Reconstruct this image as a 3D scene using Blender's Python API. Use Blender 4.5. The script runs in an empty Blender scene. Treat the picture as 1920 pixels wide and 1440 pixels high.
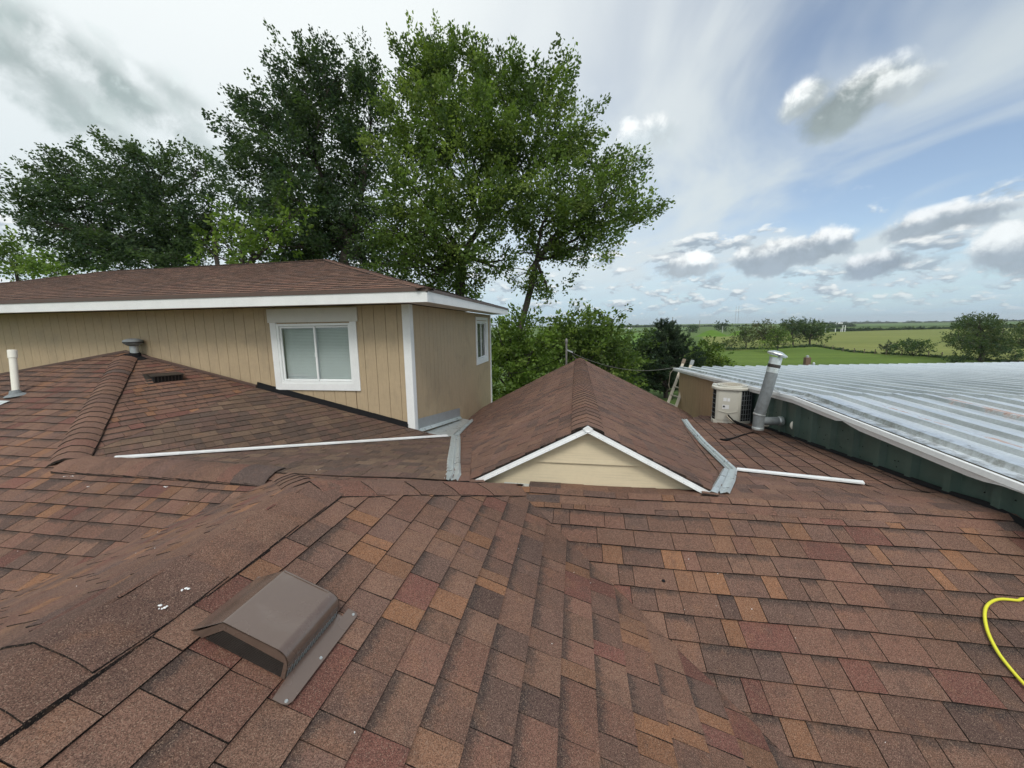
import bpy, bmesh, math, random
import numpy as np
from mathutils import Vector, Matrix

SC = bpy.context.scene
COL = SC.collection
R = math.radians
random.seed(7)
RNG = np.random.default_rng(11)

# ------------------------------------------------------------------ camera
# world: x runs along the main ridge, y runs away from the camera, z is up.
EYE = 5.5                       # eye height above the yard
FPX, CX, CY = 721.0, 960.0, 720.0      # focal length and centre in photograph pixels
HEAD, PITCH, ROLL = R(9.5), R(8.4), R(0.8)
_f0 = Vector((-math.sin(HEAD), math.cos(HEAD), 0))
_r0 = Vector((math.cos(HEAD), math.sin(HEAD), 0))
_zz = Vector((0, 0, 1))
FWD = _f0 * math.cos(PITCH) - _zz * math.sin(PITCH)
_u0 = _r0.cross(FWD)
RIGHT = _r0 * math.cos(ROLL) - _u0 * math.sin(ROLL)
UP = _u0 * math.cos(ROLL) + _r0 * math.sin(ROLL)
CAM = Vector((0, 0, EYE))
cam_data = bpy.data.cameras.new('camera')
cam_data.sensor_fit = 'HORIZONTAL'
cam_data.sensor_width = 36.0
cam_data.lens = 36.0 * FPX / 1920.0
cam_data.clip_start = 0.05
cam_data.clip_end = 20000
cam = bpy.data.objects.new('camera', cam_data)
COL.objects.link(cam)
m = Matrix((RIGHT, UP, -FWD)).transposed().to_4x4()
m.translation = CAM
cam.matrix_world = m
SC.camera = cam


def ray(px, py):
    return FWD + RIGHT * ((px - CX) / FPX) - UP * ((py - CY) / FPX)


def pxd(px, py, depth):
    return CAM + ray(px, py) * depth


def px_y(px, py, y):
    r = ray(px, py)
    return CAM + r * (y / r.y)


def px_x(px, py, x):
    r = ray(px, py)
    return CAM + r * (x / r.x)


def px_z(px, py, z):
    r = ray(px, py)
    return CAM + r * ((z - EYE) / r.z)


def proj(p):
    d = Vector(p) - CAM
    k = d.dot(FWD)
    if k < 0.05:
        return None
    return (CX + FPX * d.dot(RIGHT) / k, CY - FPX * d.dot(UP) / k)


# ------------------------------------------------------------------ node helper
class NT:
    def __init__(self, tree):
        self.t = tree
        self.n = tree.nodes
        self.l = tree.links

    def new(self, kind, **kw):
        n = self.n.new(kind)
        for k, v in kw.items():
            setattr(n, k, v)
        return n

    def put(self, sock, v):
        if hasattr(v, 'is_linked') or isinstance(v, bpy.types.NodeSocket):
            self.l.new(v, sock)
        elif v is not None:
            if isinstance(v, (tuple, list)) and len(v) == 3 and sock.type == 'RGBA':
                v = (*v, 1)
            sock.default_value = v

    def math(self, op, a, b=None, c=None, clamp=False):
        n = self.new('ShaderNodeMath', operation=op, use_clamp=clamp)
        self.put(n.inputs[0], a)
        if b is not None:
            self.put(n.inputs[1], b)
        if c is not None:
            self.put(n.inputs[2], c)
        return n.outputs[0]

    def vmath(self, op, a, b=None, out=0):
        n = self.new('ShaderNodeVectorMath', operation=op)
        self.put(n.inputs[0], a)
        if b is not None:
            self.put(n.inputs[3] if op == 'SCALE' else n.inputs[1], b)
        return n.outputs[out]

    def dot(self, a, b):
        return self.vmath('DOT_PRODUCT', a, b, 1)

    def ramp(self, x, lo, hi, a=0.0, b=1.0, smooth=True):
        n = self.new('ShaderNodeMapRange', clamp=True)
        n.interpolation_type = 'SMOOTHSTEP' if smooth else 'LINEAR'
        self.put(n.inputs[0], x)
        for i, v in enumerate((lo, hi, a, b)):
            self.put(n.inputs[i + 1], v)
        return n.outputs[0]

    def noise(self, vec, scale, detail=4, rough=0.55, dist=0.0, out=0, lac=2.0):
        n = self.new('ShaderNodeTexNoise')
        if vec is not None:
            self.put(n.inputs['Vector'], vec)
        self.put(n.inputs['Scale'], scale)
        self.put(n.inputs['Detail'], detail)
        self.put(n.inputs['Roughness'], rough)
        self.put(n.inputs['Distortion'], dist)
        self.put(n.inputs['Lacunarity'], lac)
        return n.outputs[out]

    def mix(self, f, a, b, mode='MIX'):
        n = self.new('ShaderNodeMix', data_type='RGBA', blend_type=mode)
        self.put(n.inputs[0], f)
        self.put(n.inputs[6], a)
        self.put(n.inputs[7], b)
        return n.outputs[2]

    def xyz(self, x, y, z):
        n = self.new('ShaderNodeCombineXYZ')
        for i, v in enumerate((x, y, z)):
            self.put(n.inputs[i], v)
        return n.outputs[0]

    def sep(self, v):
        n = self.new('ShaderNodeSeparateXYZ')
        self.put(n.inputs[0], v)
        return n.outputs


# ------------------------------------------------------------------ world and sun
SUN_AZ, SUN_EL = R(163), R(50)          # azimuth from +y towards +x
world = bpy.data.worlds.new('World')
SC.world = world
world.use_nodes = True
world.cycles.sampling_method = 'MANUAL'
world.cycles.sample_map_resolution = 256
W = NT(world.node_tree)
W.n.clear()
sky = W.new('ShaderNodeTexSky', sky_type='NISHITA')
sky.sun_disc = False
sky.sun_elevation = SUN_EL
sky.sun_rotation = SUN_AZ
sky.air_density = 1.0
sky.dust_density = 0.6
sky.ozone_density = 1.2
tc = W.new('ShaderNodeTexCoord')
D = W.vmath('NORMALIZE', tc.outputs['Generated'])
dx, dy, dz = W.sep(D)[0:3]
# flat cloud-layer coordinates
inv = W.math('DIVIDE', 1.0, W.math('MAXIMUM', W.math('ADD', dz, 0.10), 0.03))
flat = W.xyz(W.math('MULTIPLY', dx, inv), W.math('MULTIPLY', dy, inv), 0.0)
# thin high veil, streaked
az_r = W.math('ADD', W.math('ARCTAN2', dx, dy), float(HEAD))      # azimuth from the view direction
el = W.math('ARCSINE', dz)
rotv = W.new('ShaderNodeMapping')
W.put(rotv.inputs[0], flat)
rotv.inputs['Rotation'].default_value = (0, 0, R(35))
rotv.inputs['Scale'].default_value = (1.0, 0.55, 1.0)
rotv.inputs['Location'].default_value = (3.1, 1.7, 0)
veil_n = W.noise(rotv.outputs[0], 1.25, 5, 0.54, 0.6)
veil2 = W.noise(flat, 0.6, 3, 0.5, 0.2)
veil = W.ramp(W.math('ADD', W.math('MULTIPLY', veil_n, 0.65), W.math('MULTIPLY', veil2, 0.45)), 0.44, 0.64)
# the veil is thickest high on the left and round the hidden sun; it opens on the right
sund = Vector((math.sin(SUN_AZ) * math.cos(SUN_EL), math.cos(SUN_AZ) * math.cos(SUN_EL), math.sin(SUN_EL)))
thick_dir = Vector((math.sin(R(-70)) * math.cos(R(48)), math.cos(R(-70)) * math.cos(R(48)), math.sin(R(48))))
toward = W.dot(D, tuple(thick_dir))
sunward = W.dot(D, tuple(sund))
gapm = W.math('MULTIPLY', W.ramp(az_r, 0.10, 0.75), W.ramp(az_r, 2.4, 1.6))
lowest = W.math('SUBTRACT', 0.70, W.math('MULTIPLY', gapm, 0.58))
veil = W.math('ADD', W.math('MULTIPLY', veil, W.math('SUBTRACT', 0.96, lowest)), lowest)
veil = W.math('MAXIMUM', veil, W.ramp(toward, 0.30, 0.80, 0.0, 0.97))
# small high puffs
puff = W.ramp(W.noise(flat, 5.2, 5, 0.6, 0.3), 0.60, 0.75)
puff = W.math('MULTIPLY', puff, W.ramp(W.noise(flat, 0.9, 2, 0.5), 0.52, 0.66))

# direction of photograph pixels, used to aim single clouds
def pdir(px, py):
    return ray(px, py).normalized()

fine = W.noise(D, 17.0, 6, 0.60, 0.15)
edge = W.math('SUBTRACT', fine, 0.5)
broad = W.math('SUBTRACT', W.noise(D, 4.2, 3, 0.5), 0.5)


def cloud_blob(px, py, rx, ry, tilt, rag, soft):
    """an ellipse of cloud round one direction, its edge broken by noise: (mask, height inside)"""
    c = pdir(px, py)
    e1 = Vector((c.y, -c.x, 0)).normalized()
    e2 = e1.cross(c)
    ct, st = math.cos(tilt), math.sin(tilt)
    a, b = e1 * ct + e2 * st, e2 * ct - e1 * st
    qa = W.math('DIVIDE', W.dot(D, tuple(a)), rx)
    qb = W.math('DIVIDE', W.dot(D, tuple(b)), ry)
    front = W.ramp(W.dot(D, tuple(c)), 0.2, 0.4)
    d2 = W.math('SQRT', W.math('ADD', W.math('MULTIPLY', qa, qa), W.math('MULTIPLY', qb, qb)))
    den = W.math('ADD', W.math('SUBTRACT', 1.0, d2), W.math('ADD', W.math('MULTIPLY', edge, rag), W.math('MULTIPLY', broad, rag * 0.9)))
    den = W.math('MINIMUM', den, W.math('MULTIPLY', W.math('SUBTRACT', 1.45, d2), 1.2))
    return W.math('MULTIPLY', W.ramp(den, 0.0, soft), front), W.math('ADD', qb, W.math('MULTIPLY', edge, 2.6))


# fair-weather cumulus: smaller and closer together towards the horizon
def cum_layer(k, seed, e_lo, e_hi, thr):
    q = W.xyz(W.math('MULTIPLY', az_r, k), W.math('MULTIPLY', el, k * 2.3), seed)
    n0 = W.noise(q, 1.0, 4, 0.58, 0.15)
    n1 = W.noise(W.vmath('ADD', q, (0.10, 0.34, 0.0)), 1.0, 2, 0.5, 0.15)
    mid, hw = (e_lo + e_hi) / 2, (e_hi - e_lo) / 2
    win = W.ramp(W.math('ABSOLUTE', W.math('SUBTRACT', el, mid)), hw * 1.15, hw * 0.5)
    mk = W.math('MULTIPLY', W.ramp(n0, thr, thr + 0.10), win)
    return mk, W.ramp(W.math('SUBTRACT', n0, n1), -0.04, 0.16)


base = W.vmath('SCALE', sky.outputs[0], 0.140)
veilcol = W.mix(W.ramp(toward, 0.0, 0.9), (0.52, 0.585, 0.63), (0.90, 0.945, 0.945))
veilcol = W.mix(W.ramp(el, 0.62, 0.18, 0.0, 0.75), veilcol, (0.70, 0.78, 0.81))
col = W.mix(veil, base, veilcol)
col = W.mix(W.math('MULTIPLY', puff, 0.6), col, (0.88, 0.92, 0.94))
# pale air low over the horizon
col = W.mix(W.ramp(el, 0.16, -0.01, 0.0, 0.85), col, (0.44, 0.65, 0.80))
for (k, sd, e0, e1, thr, fade) in ((34.0, 7.7, 0.012, 0.06, 0.50, 0.55), (20.0, 3.1, 0.035, 0.115, 0.50, 0.80), (11.0, 5.4, 0.09, 0.22, 0.535, 0.95)):
    mk, sh = cum_layer(k, sd, e0, e1, thr)
    col = W.mix(W.math('MULTIPLY', mk, fade), col, W.mix(sh, (0.34, 0.42, 0.50), (0.90, 0.93, 0.93)))
# single clouds: (px, py, half-width, half-height, tilt, strength, raggedness, softness, base, top)
for (px, py, rx, ry, tl, stg, rag, soft, lo, hi) in (
        (1230, 255, 0.075, 0.045, 0.0, 0.85, 1.9, 0.5, (0.62, 0.70, 0.74), (0.92, 0.95, 0.95)),
        (60, 130, 0.20, 0.060, -0.62, 0.72, 2.0, 0.9, (0.27, 0.35, 0.35), (0.66, 0.74, 0.74)),
        (215, 150, 0.17, 0.055, -0.50, 0.78, 2.0, 0.9, (0.25, 0.33, 0.33), (0.66, 0.74, 0.74)),
        (330, 175, 0.12, 0.040, -0.45, 0.6, 2.0, 0.9, (0.32, 0.40, 0.40), (0.66, 0.74, 0.74)),
        (1760, 418, 0.085, 0.024, 0.12, 0.9, 1.9, 0.45, (0.34, 0.41, 0.48), (0.86, 0.89, 0.90)),
        (1285, 505, 0.080, 0.034, 0.03, 0.95, 1.9, 0.42, (0.44, 0.51, 0.57), (0.92, 0.95, 0.95)),
        (1455, 478, 0.085, 0.036, 0.10, 0.97, 1.9, 0.42, (0.34, 0.41, 0.48), (0.90, 0.93, 0.93)),
        (1545, 462, 0.060, 0.034, 0.10, 0.97, 1.9, 0.42, (0.34, 0.41, 0.48), (0.88, 0.91, 0.92)),
        (1655, 495, 0.080, 0.028, 0.10, 0.95, 1.9, 0.42, (0.30, 0.37, 0.45), (0.80, 0.84, 0.87)),
        (1915, 470, 0.055, 0.045, 0.1, 0.9, 1.9, 0.42, (0.34, 0.41, 0.48), (0.84, 0.88, 0.89)),
        (1510, 190, 0.050, 0.040, 0.34, 0.95, 1.2, 0.60, (0.44, 0.50, 0.52), (0.93, 0.96, 0.95)),
        (1590, 195, 0.095, 0.050, 0.30, 0.97, 1.2, 0.60, (0.30, 0.36, 0.37), (0.93, 0.96, 0.95)),
        (1690, 165, 0.055, 0.028, 0.20, 0.80, 1.6, 0.55, (0.48, 0.54, 0.57), (0.86, 0.90, 0.90))):
    mk, qb = cloud_blob(px, py, rx, ry, tl, rag, soft)
    inner = W.vmath('SCALE', W.mix(W.ramp(qb, 0.0, 0.85), lo, hi), W.ramp(fine, 0.3, 0.7, 0.88, 1.12))
    col = W.mix(W.math('MULTIPLY', mk, stg), col, inner)
# glow of the hidden sun inside the veil
col = W.mix(W.ramp(sunward, 0.70, 1.0, 0.0, 0.55), col, (1.9, 1.85, 1.75))
bg = W.new('ShaderNodeBackground')
W.put(bg.inputs[0], col)
bg.inputs[1].default_value = 1.0
out = W.new('ShaderNodeOutputWorld')
W.l.new(bg.outputs[0], out.inputs[0])

sun_l = bpy.data.lights.new('sun', 'SUN')
sun_l.energy = 1.5
sun_l.angle = R(16)
sun_l.color = (1.0, 0.96, 0.9)
sun = bpy.data.objects.new('sun', sun_l)
COL.objects.link(sun)
sun.rotation_euler = (-sund).to_track_quat('-Z', 'Y').to_euler()
sun.location = (0, 0, 60)

SC.view_settings.view_transform = 'Standard'
SC.view_settings.look = 'None'
SC.view_settings.exposure = 0.1
SC.view_settings.gamma = 1.0
SC.view_settings.use_curve_mapping = False
SC.render.engine = 'CYCLES'
SC.cycles.max_bounces = 5
SC.cycles.diffuse_bounces = 3
SC.cycles.glossy_bounces = 3
SC.cycles.use_adaptive_sampling = True
SC.cycles.adaptive_threshold = 0.02
SC.cycles.transparent_max_bounces = 12
SC.cycles.volume_bounces = 0


# ------------------------------------------------------------------ materials
def s2l(*c):
    return tuple(((v / 255) / 12.92 if v / 255 <= 0.04045 else ((v / 255 + 0.055) / 1.055) ** 2.4) for v in c)


def mat(name):
    mt = bpy.data.materials.new(name)
    mt.use_nodes = True
    t = NT(mt.node_tree)
    b = t.n['Principled BSDF']
    g = t.new('ShaderNodeNewGeometry')
    return mt, t, b, g.outputs['Position']


def bump(t, b, h, strength, dist=0.01):
    n = t.new('ShaderNodeBump')
    n.inputs['Strength'].default_value = strength
    n.inputs['Distance'].default_value = dist
    t.put(n.inputs['Height'], h)
    t.l.new(n.outputs[0], b.inputs['Normal'])


def paint(name, color, rough=0.5, var=0.12, scale=6.0, dirt=0.0, dirtcol=(0.1, 0.09, 0.07), metal=0.0, grain=None, bumpy=0.0, spec=0.5):
    mt, t, b, P = mat(name)
    n1 = t.noise(P, scale, 4, 0.6)
    n2 = t.noise(P, scale * 9, 3, 0.6)
    f = t.math('ADD', t.math('MULTIPLY', n1, 0.6), t.math('MULTIPLY', n2, 0.4))
    k = t.ramp(f, 0.3, 0.7, 1 - var, 1 + var, False)
    c = t.vmath('SCALE', (*color,), k)
    if grain:
        mp = t.new('ShaderNodeMapping')
        t.put(mp.inputs[0], P)
        mp.inputs['Scale'].default_value = grain
        gn = t.noise(mp.outputs[0], 1.0, 3, 0.6)
        c = t.mix(t.ramp(gn, 0.45, 0.7, 0, 0.22), c, tuple(v * 0.55 for v in color))
    if dirt:
        dn = t.noise(P, scale * 0.7, 5, 0.65, 0.4)
        c = t.mix(t.math('MULTIPLY', t.ramp(dn, 0.5, 0.68), dirt), c, dirtcol)
    t.put(b.inputs['Base Color'], c)
    b.inputs['Roughness'].default_value = rough
    b.inputs['Metallic'].default_value = metal
    b.inputs['Specular IOR Level'].default_value = spec
    t.put(b.inputs['Roughness'], t.ramp(n1, 0.3, 0.7, max(0, rough - 0.08), min(1, rough + 0.08)))
    if bumpy:
        bump(t, b, n2, bumpy, 0.004)
    return mt


def shingle_material(name, speck=1.0, gain=0.81):
    mt, t, b, P = mat(name)
    at = t.new('ShaderNodeAttribute', attribute_name='tint')
    tv = t.new('ShaderNodeAttribute', attribute_name='band')
    c = at.outputs['Color']
    # printed dark band near the top of some tabs, ragged edge
    nb = t.noise(P, 34, 3, 0.7)
    bandm = t.ramp(t.math('ADD', tv.outputs['Fac'], t.math('MULTIPLY', t.math('SUBTRACT', nb, 0.5), 0.55)), 0.58, 0.86)
    c = t.mix(t.math('MULTIPLY', bandm, 0.74), c, (0.056, 0.045, 0.041))
    # granule blends drift in tone inside each tab
    bl1 = t.noise(P, 9, 4, 0.6)
    c = t.mix(t.ramp(bl1, 0.52, 0.72, 0.0, 0.38), c, (0.270, 0.140, 0.085))
    bl2 = t.noise(t.vmath('ADD', P, (7.3, 2.1, 4.4)), 11, 4, 0.6)
    c = t.mix(t.ramp(bl2, 0.52, 0.72, 0.0, 0.40), c, (0.095, 0.062, 0.052))
    # broad weathering
    w = t.noise(P, 0.9, 5, 0.6)
    c = t.vmath('SCALE', c, t.ramp(w, 0.3, 0.7, 0.80, 1.18, False))
    dust = t.noise(P, 2.3, 5, 0.65, 0.3)
    c = t.mix(t.ramp(dust, 0.5, 0.75, 0.0, 0.08), c, (0.20, 0.15, 0.12))
    # granules
    v1 = t.new('ShaderNodeTexVoronoi')
    t.put(v1.inputs['Vector'], P)
    v1.inputs['Scale'].default_value = 430
    gr = t.sep(v1.outputs['Color'])[0]
    c2 = t.vmath('SCALE', c, t.ramp(gr, 0.0, 1.0, 1 - 0.55 * speck, 1 + 0.50 * speck, False))
    tan = t.ramp(t.sep(v1.outputs['Color'])[1], 0.90, 0.94)
    c2 = t.mix(t.math('MULTIPLY', tan, 0.55 * speck), c2, (0.42, 0.30, 0.22))
    c2 = t.vmath('SCALE', c2, gain)
    t.put(b.inputs['Base Color'], c2)
    b.inputs['Roughness'].default_value = 0.88
    b.inputs['Specular IOR Level'].default_value = 0.25
    hn = t.math('ADD', gr, t.math('MULTIPLY', t.noise(P, 55, 3, 0.6), 1.2))
    bump(t, b, hn, 0.5, 0.003)
    return mt


M = {}
M['shingle'] = shingle_material('asphalt_shingle')
M['deck'] = paint('roof_felt', (0.018, 0.016, 0.015), 0.9)
M['tan'] = paint('tan_siding', s2l(178, 158, 128), 0.62, 0.09, 2.2, 0.24, (0.22, 0.18, 0.13), grain=(60, 60, 3), bumpy=0.12)
M['tan_side'] = M['tan']
M['cream'] = paint('cream_siding', s2l(214, 200, 170), 0.6, 0.05, 3.0, 0.08, (0.4, 0.34, 0.24), grain=(3, 60, 90), bumpy=0.2)
M['white'] = paint('white_paint', (0.80, 0.81, 0.80), 0.5, 0.06, 5.0, 0.10, (0.55, 0.54, 0.52))
M['header'] = paint('offwhite_paint', (0.62, 0.60, 0.55), 0.55, 0.06, 5.0)
M['vinyl'] = paint('white_vinyl', (0.82, 0.84, 0.83), 0.35, 0.03)
M['brown_drip'] = paint('brown_drip_edge', s2l(92, 74, 66), 0.5, 0.1)
M['strip'] = paint('white_coated_metal', (0.82, 0.84, 0.84), 0.35, 0.06, 8.0, 0.18, (0.35, 0.3, 0.26))
M['rake'] = paint('weathered_white_trim', (0.72, 0.73, 0.72), 0.45, 0.08, 4.0, 0.40, (0.40, 0.40, 0.37))
M['galv'] = paint('galvanised_sheet', (0.60, 0.65, 0.65), 0.34, 0.16, 9.0, 0.25, (0.36, 0.34, 0.30), metal=0.55)
M['galv_dull'] = paint('dull_galvanised', (0.42, 0.45, 0.46), 0.45, 0.15, 12.0, 0.2, (0.2, 0.19, 0.17), metal=0.4)
M['black'] = paint('black_rubber', (0.012, 0.012, 0.013), 0.9, 0.2, spec=0.15)
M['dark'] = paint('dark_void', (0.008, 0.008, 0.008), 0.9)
M['bronze'] = paint('taupe_enamel', s2l(98, 82, 73), 0.24, 0.05, 7.0, 0.10, (0.30, 0.27, 0.24))
_b = M['bronze'].node_tree.nodes['Principled BSDF']
_b.inputs['Coat Weight'].default_value = 0.6
_b.inputs['Coat Roughness'].default_value = 0.12
M['darkvent'] = paint('dark_brown_enamel', (0.03, 0.024, 0.02), 0.5, 0.15)
M['pvc'] = paint('aged_white_plastic', s2l(236, 233, 220), 0.5, 0.05, 9.0, 0.10, (0.35, 0.3, 0.2))
M['green'] = paint('green_ribbed_steel', s2l(72, 92, 84), 0.42, 0.10, 3.0, 0.30, (0.020, 0.03, 0.027))
M['beige_wall'] = paint('beige_wood', s2l(168, 142, 112), 0.7, 0.10, 3.0, 0.2, (0.2, 0.15, 0.1), grain=(50, 50, 4))
M['ac'] = paint('pale_grey_enamel', s2l(196, 194, 182), 0.45, 0.04, 6.0, 0.12, (0.35, 0.32, 0.27))
M['hose'] = paint('yellow_rubber', (0.72, 0.70, 0.045), 0.42, 0.08)
M['alu'] = paint('weathered_aluminium', s2l(176, 168, 152), 0.5, 0.15, 9.0, metal=0.25)
M['wood'] = paint('weathered_wood', s2l(112, 100, 86), 0.85, 0.2, 5.0)
M['pole_grey'] = paint('grey_pipe', s2l(118, 116, 112), 0.5, 0.15, metal=0.3)
M['duct'] = paint('grey_duct_wrap', s2l(122, 128, 130), 0.6, 0.25, 18.0, 0.3, (0.12, 0.12, 0.11), bumpy=0.6)
M['concrete'] = paint('foundation', (0.3, 0.29, 0.27), 0.9)
M['label'] = paint('printed_paper', (0.75, 0.76, 0.76), 0.6, 0.1)
M['blind'] = paint('blind_slat', (0.74, 0.75, 0.74), 0.6, 0.05)
M['room'] = paint('room_interior', (0.05, 0.05, 0.05), 0.9)
M['brick'] = paint('old_brick', s2l(112, 92, 78), 0.85, 0.25, 20)


def glass_mat():
    mt = bpy.data.materials.new('window_glass')
    mt.use_nodes = True
    t = NT(mt.node_tree)
    t.n.remove(t.n['Principled BSDF'])
    tr = t.new('ShaderNodeBsdfTransparent')
    tr.inputs[0].default_value = (0.92, 0.95, 0.95, 1)
    gl = t.new('ShaderNodeBsdfGlossy')
    gl.inputs['Roughness'].default_value = 0.02
    fr = t.new('ShaderNodeFresnel')
    fr.inputs[0].default_value = 2.1
    mx = t.new('ShaderNodeMixShader')
    gm = t.new('ShaderNodeNewGeometry')
    t.put(mx.inputs[0], t.math('MULTIPLY', fr.outputs[0], t.math('SUBTRACT', 1.0, gm.outputs['Backfacing'])))
    t.l.new(tr.outputs[0], mx.inputs[1])
    t.l.new(gl.outputs[0], mx.inputs[2])
    t.l.new(mx.outputs[0], t.n['Material Output'].inputs[0])
    return mt


M['glass'] = glass_mat()


# ------------------------------------------------------------------ object helpers
def link(name, verts, faces, mtl, parent=None, smooth=False, kind=None, center=True, attrs=None):
    """one mesh object, its origin at the middle of its base"""
    me = bpy.data.meshes.new(name)
    v = np.array([tuple(p) for p in verts], dtype=float)
    if center and len(v):
        lo, hi = v.min(0), v.max(0)
        c = Vector(((lo[0] + hi[0]) / 2, (lo[1] + hi[1]) / 2, lo[2]))
    else:
        c = Vector((0, 0, 0))
    me.from_pydata([(p[0] - c.x, p[1] - c.y, p[2] - c.z) for p in v], [], faces)
    if isinstance(mtl, (list, tuple)):
        for q in mtl:
            me.materials.append(q)
    else:
        me.materials.append(mtl)
    if smooth:
        me.polygons.foreach_set('use_smooth', [True] * len(me.polygons))
    if attrs:
        attrs(me)
    me.update()
    o = bpy.data.objects.new(name, me)
    COL.objects.link(o)
    if parent is not None:
        o.parent = parent
        pw = parent_loc(parent)
        o.location = c - pw
    else:
        o.location = c
    if kind:
        o['kind'] = kind
    return o


def parent_loc(o):
    p = Vector((0, 0, 0))
    while o is not None:
        p += Vector(o.location)
        o = o.parent
    return p


def thing(name, label, cat, loc=(0, 0, 0), group=None):
    o = bpy.data.objects.new(name, None)
    o.empty_display_size = 0.2
    COL.objects.link(o)
    o.location = loc
    o['label'] = label
    o['category'] = cat
    if group:
        o['group'] = group
    return o


def tag(o, label, cat, group=None):
    o['label'] = label
    o['category'] = cat
    if group:
        o['group'] = group
    return o


class MB:
    """collects shapes for one mesh"""
    def __init__(self):
        self.v, self.f = [], []

    def add(self, vs, fs):
        k = len(self.v)
        self.v += [Vector(p) for p in vs]
        self.f += [tuple(i + k for i in f) for f in fs]
        return self

    def box(self, lo, hi):
        (a, b, c), (d, e, f) = lo, hi
        return self.add([(a, b, c), (d, b, c), (d, e, c), (a, e, c), (a, b, f), (d, b, f), (d, e, f), (a, e, f)],
                        [(0, 3, 2, 1), (4, 5, 6, 7), (0, 1, 5, 4), (1, 2, 6, 5), (2, 3, 7, 6), (3, 0, 4, 7)])

    def bar(self, p, q, w, h, up=Vector((0, 0, 1)), lift=0.0):
        """a box section bar from p to q, h along up, w sideways"""
        p, q, up = Vector(p), Vector(q), Vector(up)
        d = (q - p).normalized()
        s = d.cross(up).normalized()
        n = s.cross(d).normalized()
        vs = []
        for e in (p, q):
            for (a, b) in ((-1, 0), (1, 0), (1, 1), (-1, 1)):
                vs.append(e + s * (a * w / 2) + n * (b * h + lift))
        return self.add(vs, [(0, 1, 2, 3)[::-1] if False else (3, 2, 1, 0), (4, 5, 6, 7), (0, 1, 5, 4), (1, 2, 6, 5), (2, 3, 7, 6), (3, 0, 4, 7)])

    def tube(self, pts, rad, n=8, cap=True):
        pts = [Vector(p) for p in pts]
        rads = rad if isinstance(rad, (list, tuple)) else [rad] * len(pts)
        k = len(self.v)
        ref = Vector((0.31, 0.17, 0.93))
        for i, p in enumerate(pts):
            d = (pts[min(i + 1, len(pts) - 1)] - pts[max(i - 1, 0)]).normalized()
            s = d.cross(ref)
            if s.length < 1e-3:
                s = d.cross(Vector((1, 0, 0)))
            s.normalize()
            t = d.cross(s)
            for j in range(n):
                a = 2 * math.pi * j / n
                self.v.append(p + (s * math.cos(a) + t * math.sin(a)) * rads[i])
        for i in range(len(pts) - 1):
            for j in range(n):
                a, b = k + i * n + j, k + i * n + (j + 1) % n
                self.f.append((a, b, b + n, a + n))
        if cap:
            self.f.append(tuple(k + j for j in range(n))[::-1])
            e = k + (len(pts) - 1) * n
            self.f.append(tuple(e + j for j in range(n)))
        return self

    def lathe(self, base, prof, n=16, axis=Vector((0, 0, 1))):
        """prof: (radius, height) pairs from bottom to top"""
        axis = Vector(axis).normalized()
        s = axis.orthogonal().normalized()
        t = axis.cross(s)
        base = Vector(base)
        k = len(self.v)
        for (r, h) in prof:
            for j in range(n):
                a = 2 * math.pi * j / n
                self.v.append(base + axis * h + (s * math.cos(a) + t * math.sin(a)) * r)
        for i in range(len(prof) - 1):
            for j in range(n):
                a, b = k + i * n + j, k + i * n + (j + 1) % n
                self.f.append((a, b, b + n, a + n))
        self.f.append(tuple(k + j for j in range(n))[::-1])
        e = k + (len(prof) - 1) * n
        self.f.append(tuple(e + j for j in range(n)))
        return self

    def prism(self, poly, off):
        """a polygon swept along off"""
        off = Vector(off)
        n = len(poly)
        vs = [Vector(p) for p in poly] + [Vector(p) + off for p in poly]
        fs = [tuple(range(n)), tuple(range(2 * n - 1, n - 1, -1))]
        fs += [(j, j + n, (j + 1) % n + n, (j + 1) % n) for j in range(n)]
        return self.add(vs, fs)

    def build(self, name, mtl, parent=None, smooth=False, kind=None, bevel=0.0, auto=False):
        o = link(name, self.v, self.f, mtl, parent, smooth, kind)
        if bevel:
            md = o.modifiers.new('bevel', 'BEVEL')
            md.width = bevel
            md.segments = 2
            md.limit_method = 'ANGLE'
        if auto:
            bm = bmesh.new()
            bm.from_mesh(o.data)
            bmesh.ops.recalc_face_normals(bm, faces=bm.faces)
            for e in bm.edges:
                if len(e.link_faces) == 2 and e.calc_face_angle(0) > 0.6:
                    e.smooth = False
            for f in bm.faces:
                f.smooth = True
            bm.to_mesh(o.data)
            bm.free()
        return o

# ================================================================== shingle roofs
def P3(x, y, zc):
    return Vector((x, y, zc + EYE))


def roofwave(p):
    x, y = p.x, p.y
    return 0.006 * math.sin(2.1 * x + 0.7) * math.sin(1.7 * y + 0.3) + 0.003 * math.sin(5.3 * x + 3.1 * y)


BROWN = [(0.198, 0.111, 0.080), (0.182, 0.104, 0.077), (0.210, 0.120, 0.085), (0.170, 0.099, 0.076), (0.202, 0.107, 0.078)]
DARKT = [(0.142, 0.088, 0.070), (0.128, 0.080, 0.066), (0.150, 0.092, 0.073)]
ORANGE = [(0.262, 0.132, 0.076), (0.240, 0.124, 0.074), (0.285, 0.142, 0.078), (0.222, 0.120, 0.076)]
MAROON = [(0.180, 0.080, 0.063), (0.170, 0.078, 0.062), (0.190, 0.086, 0.066)]
OLD = [(0.150, 0.098, 0.070), (0.125, 0.082, 0.062), (0.175, 0.118, 0.082), (0.105, 0.074, 0.060)]


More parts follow.
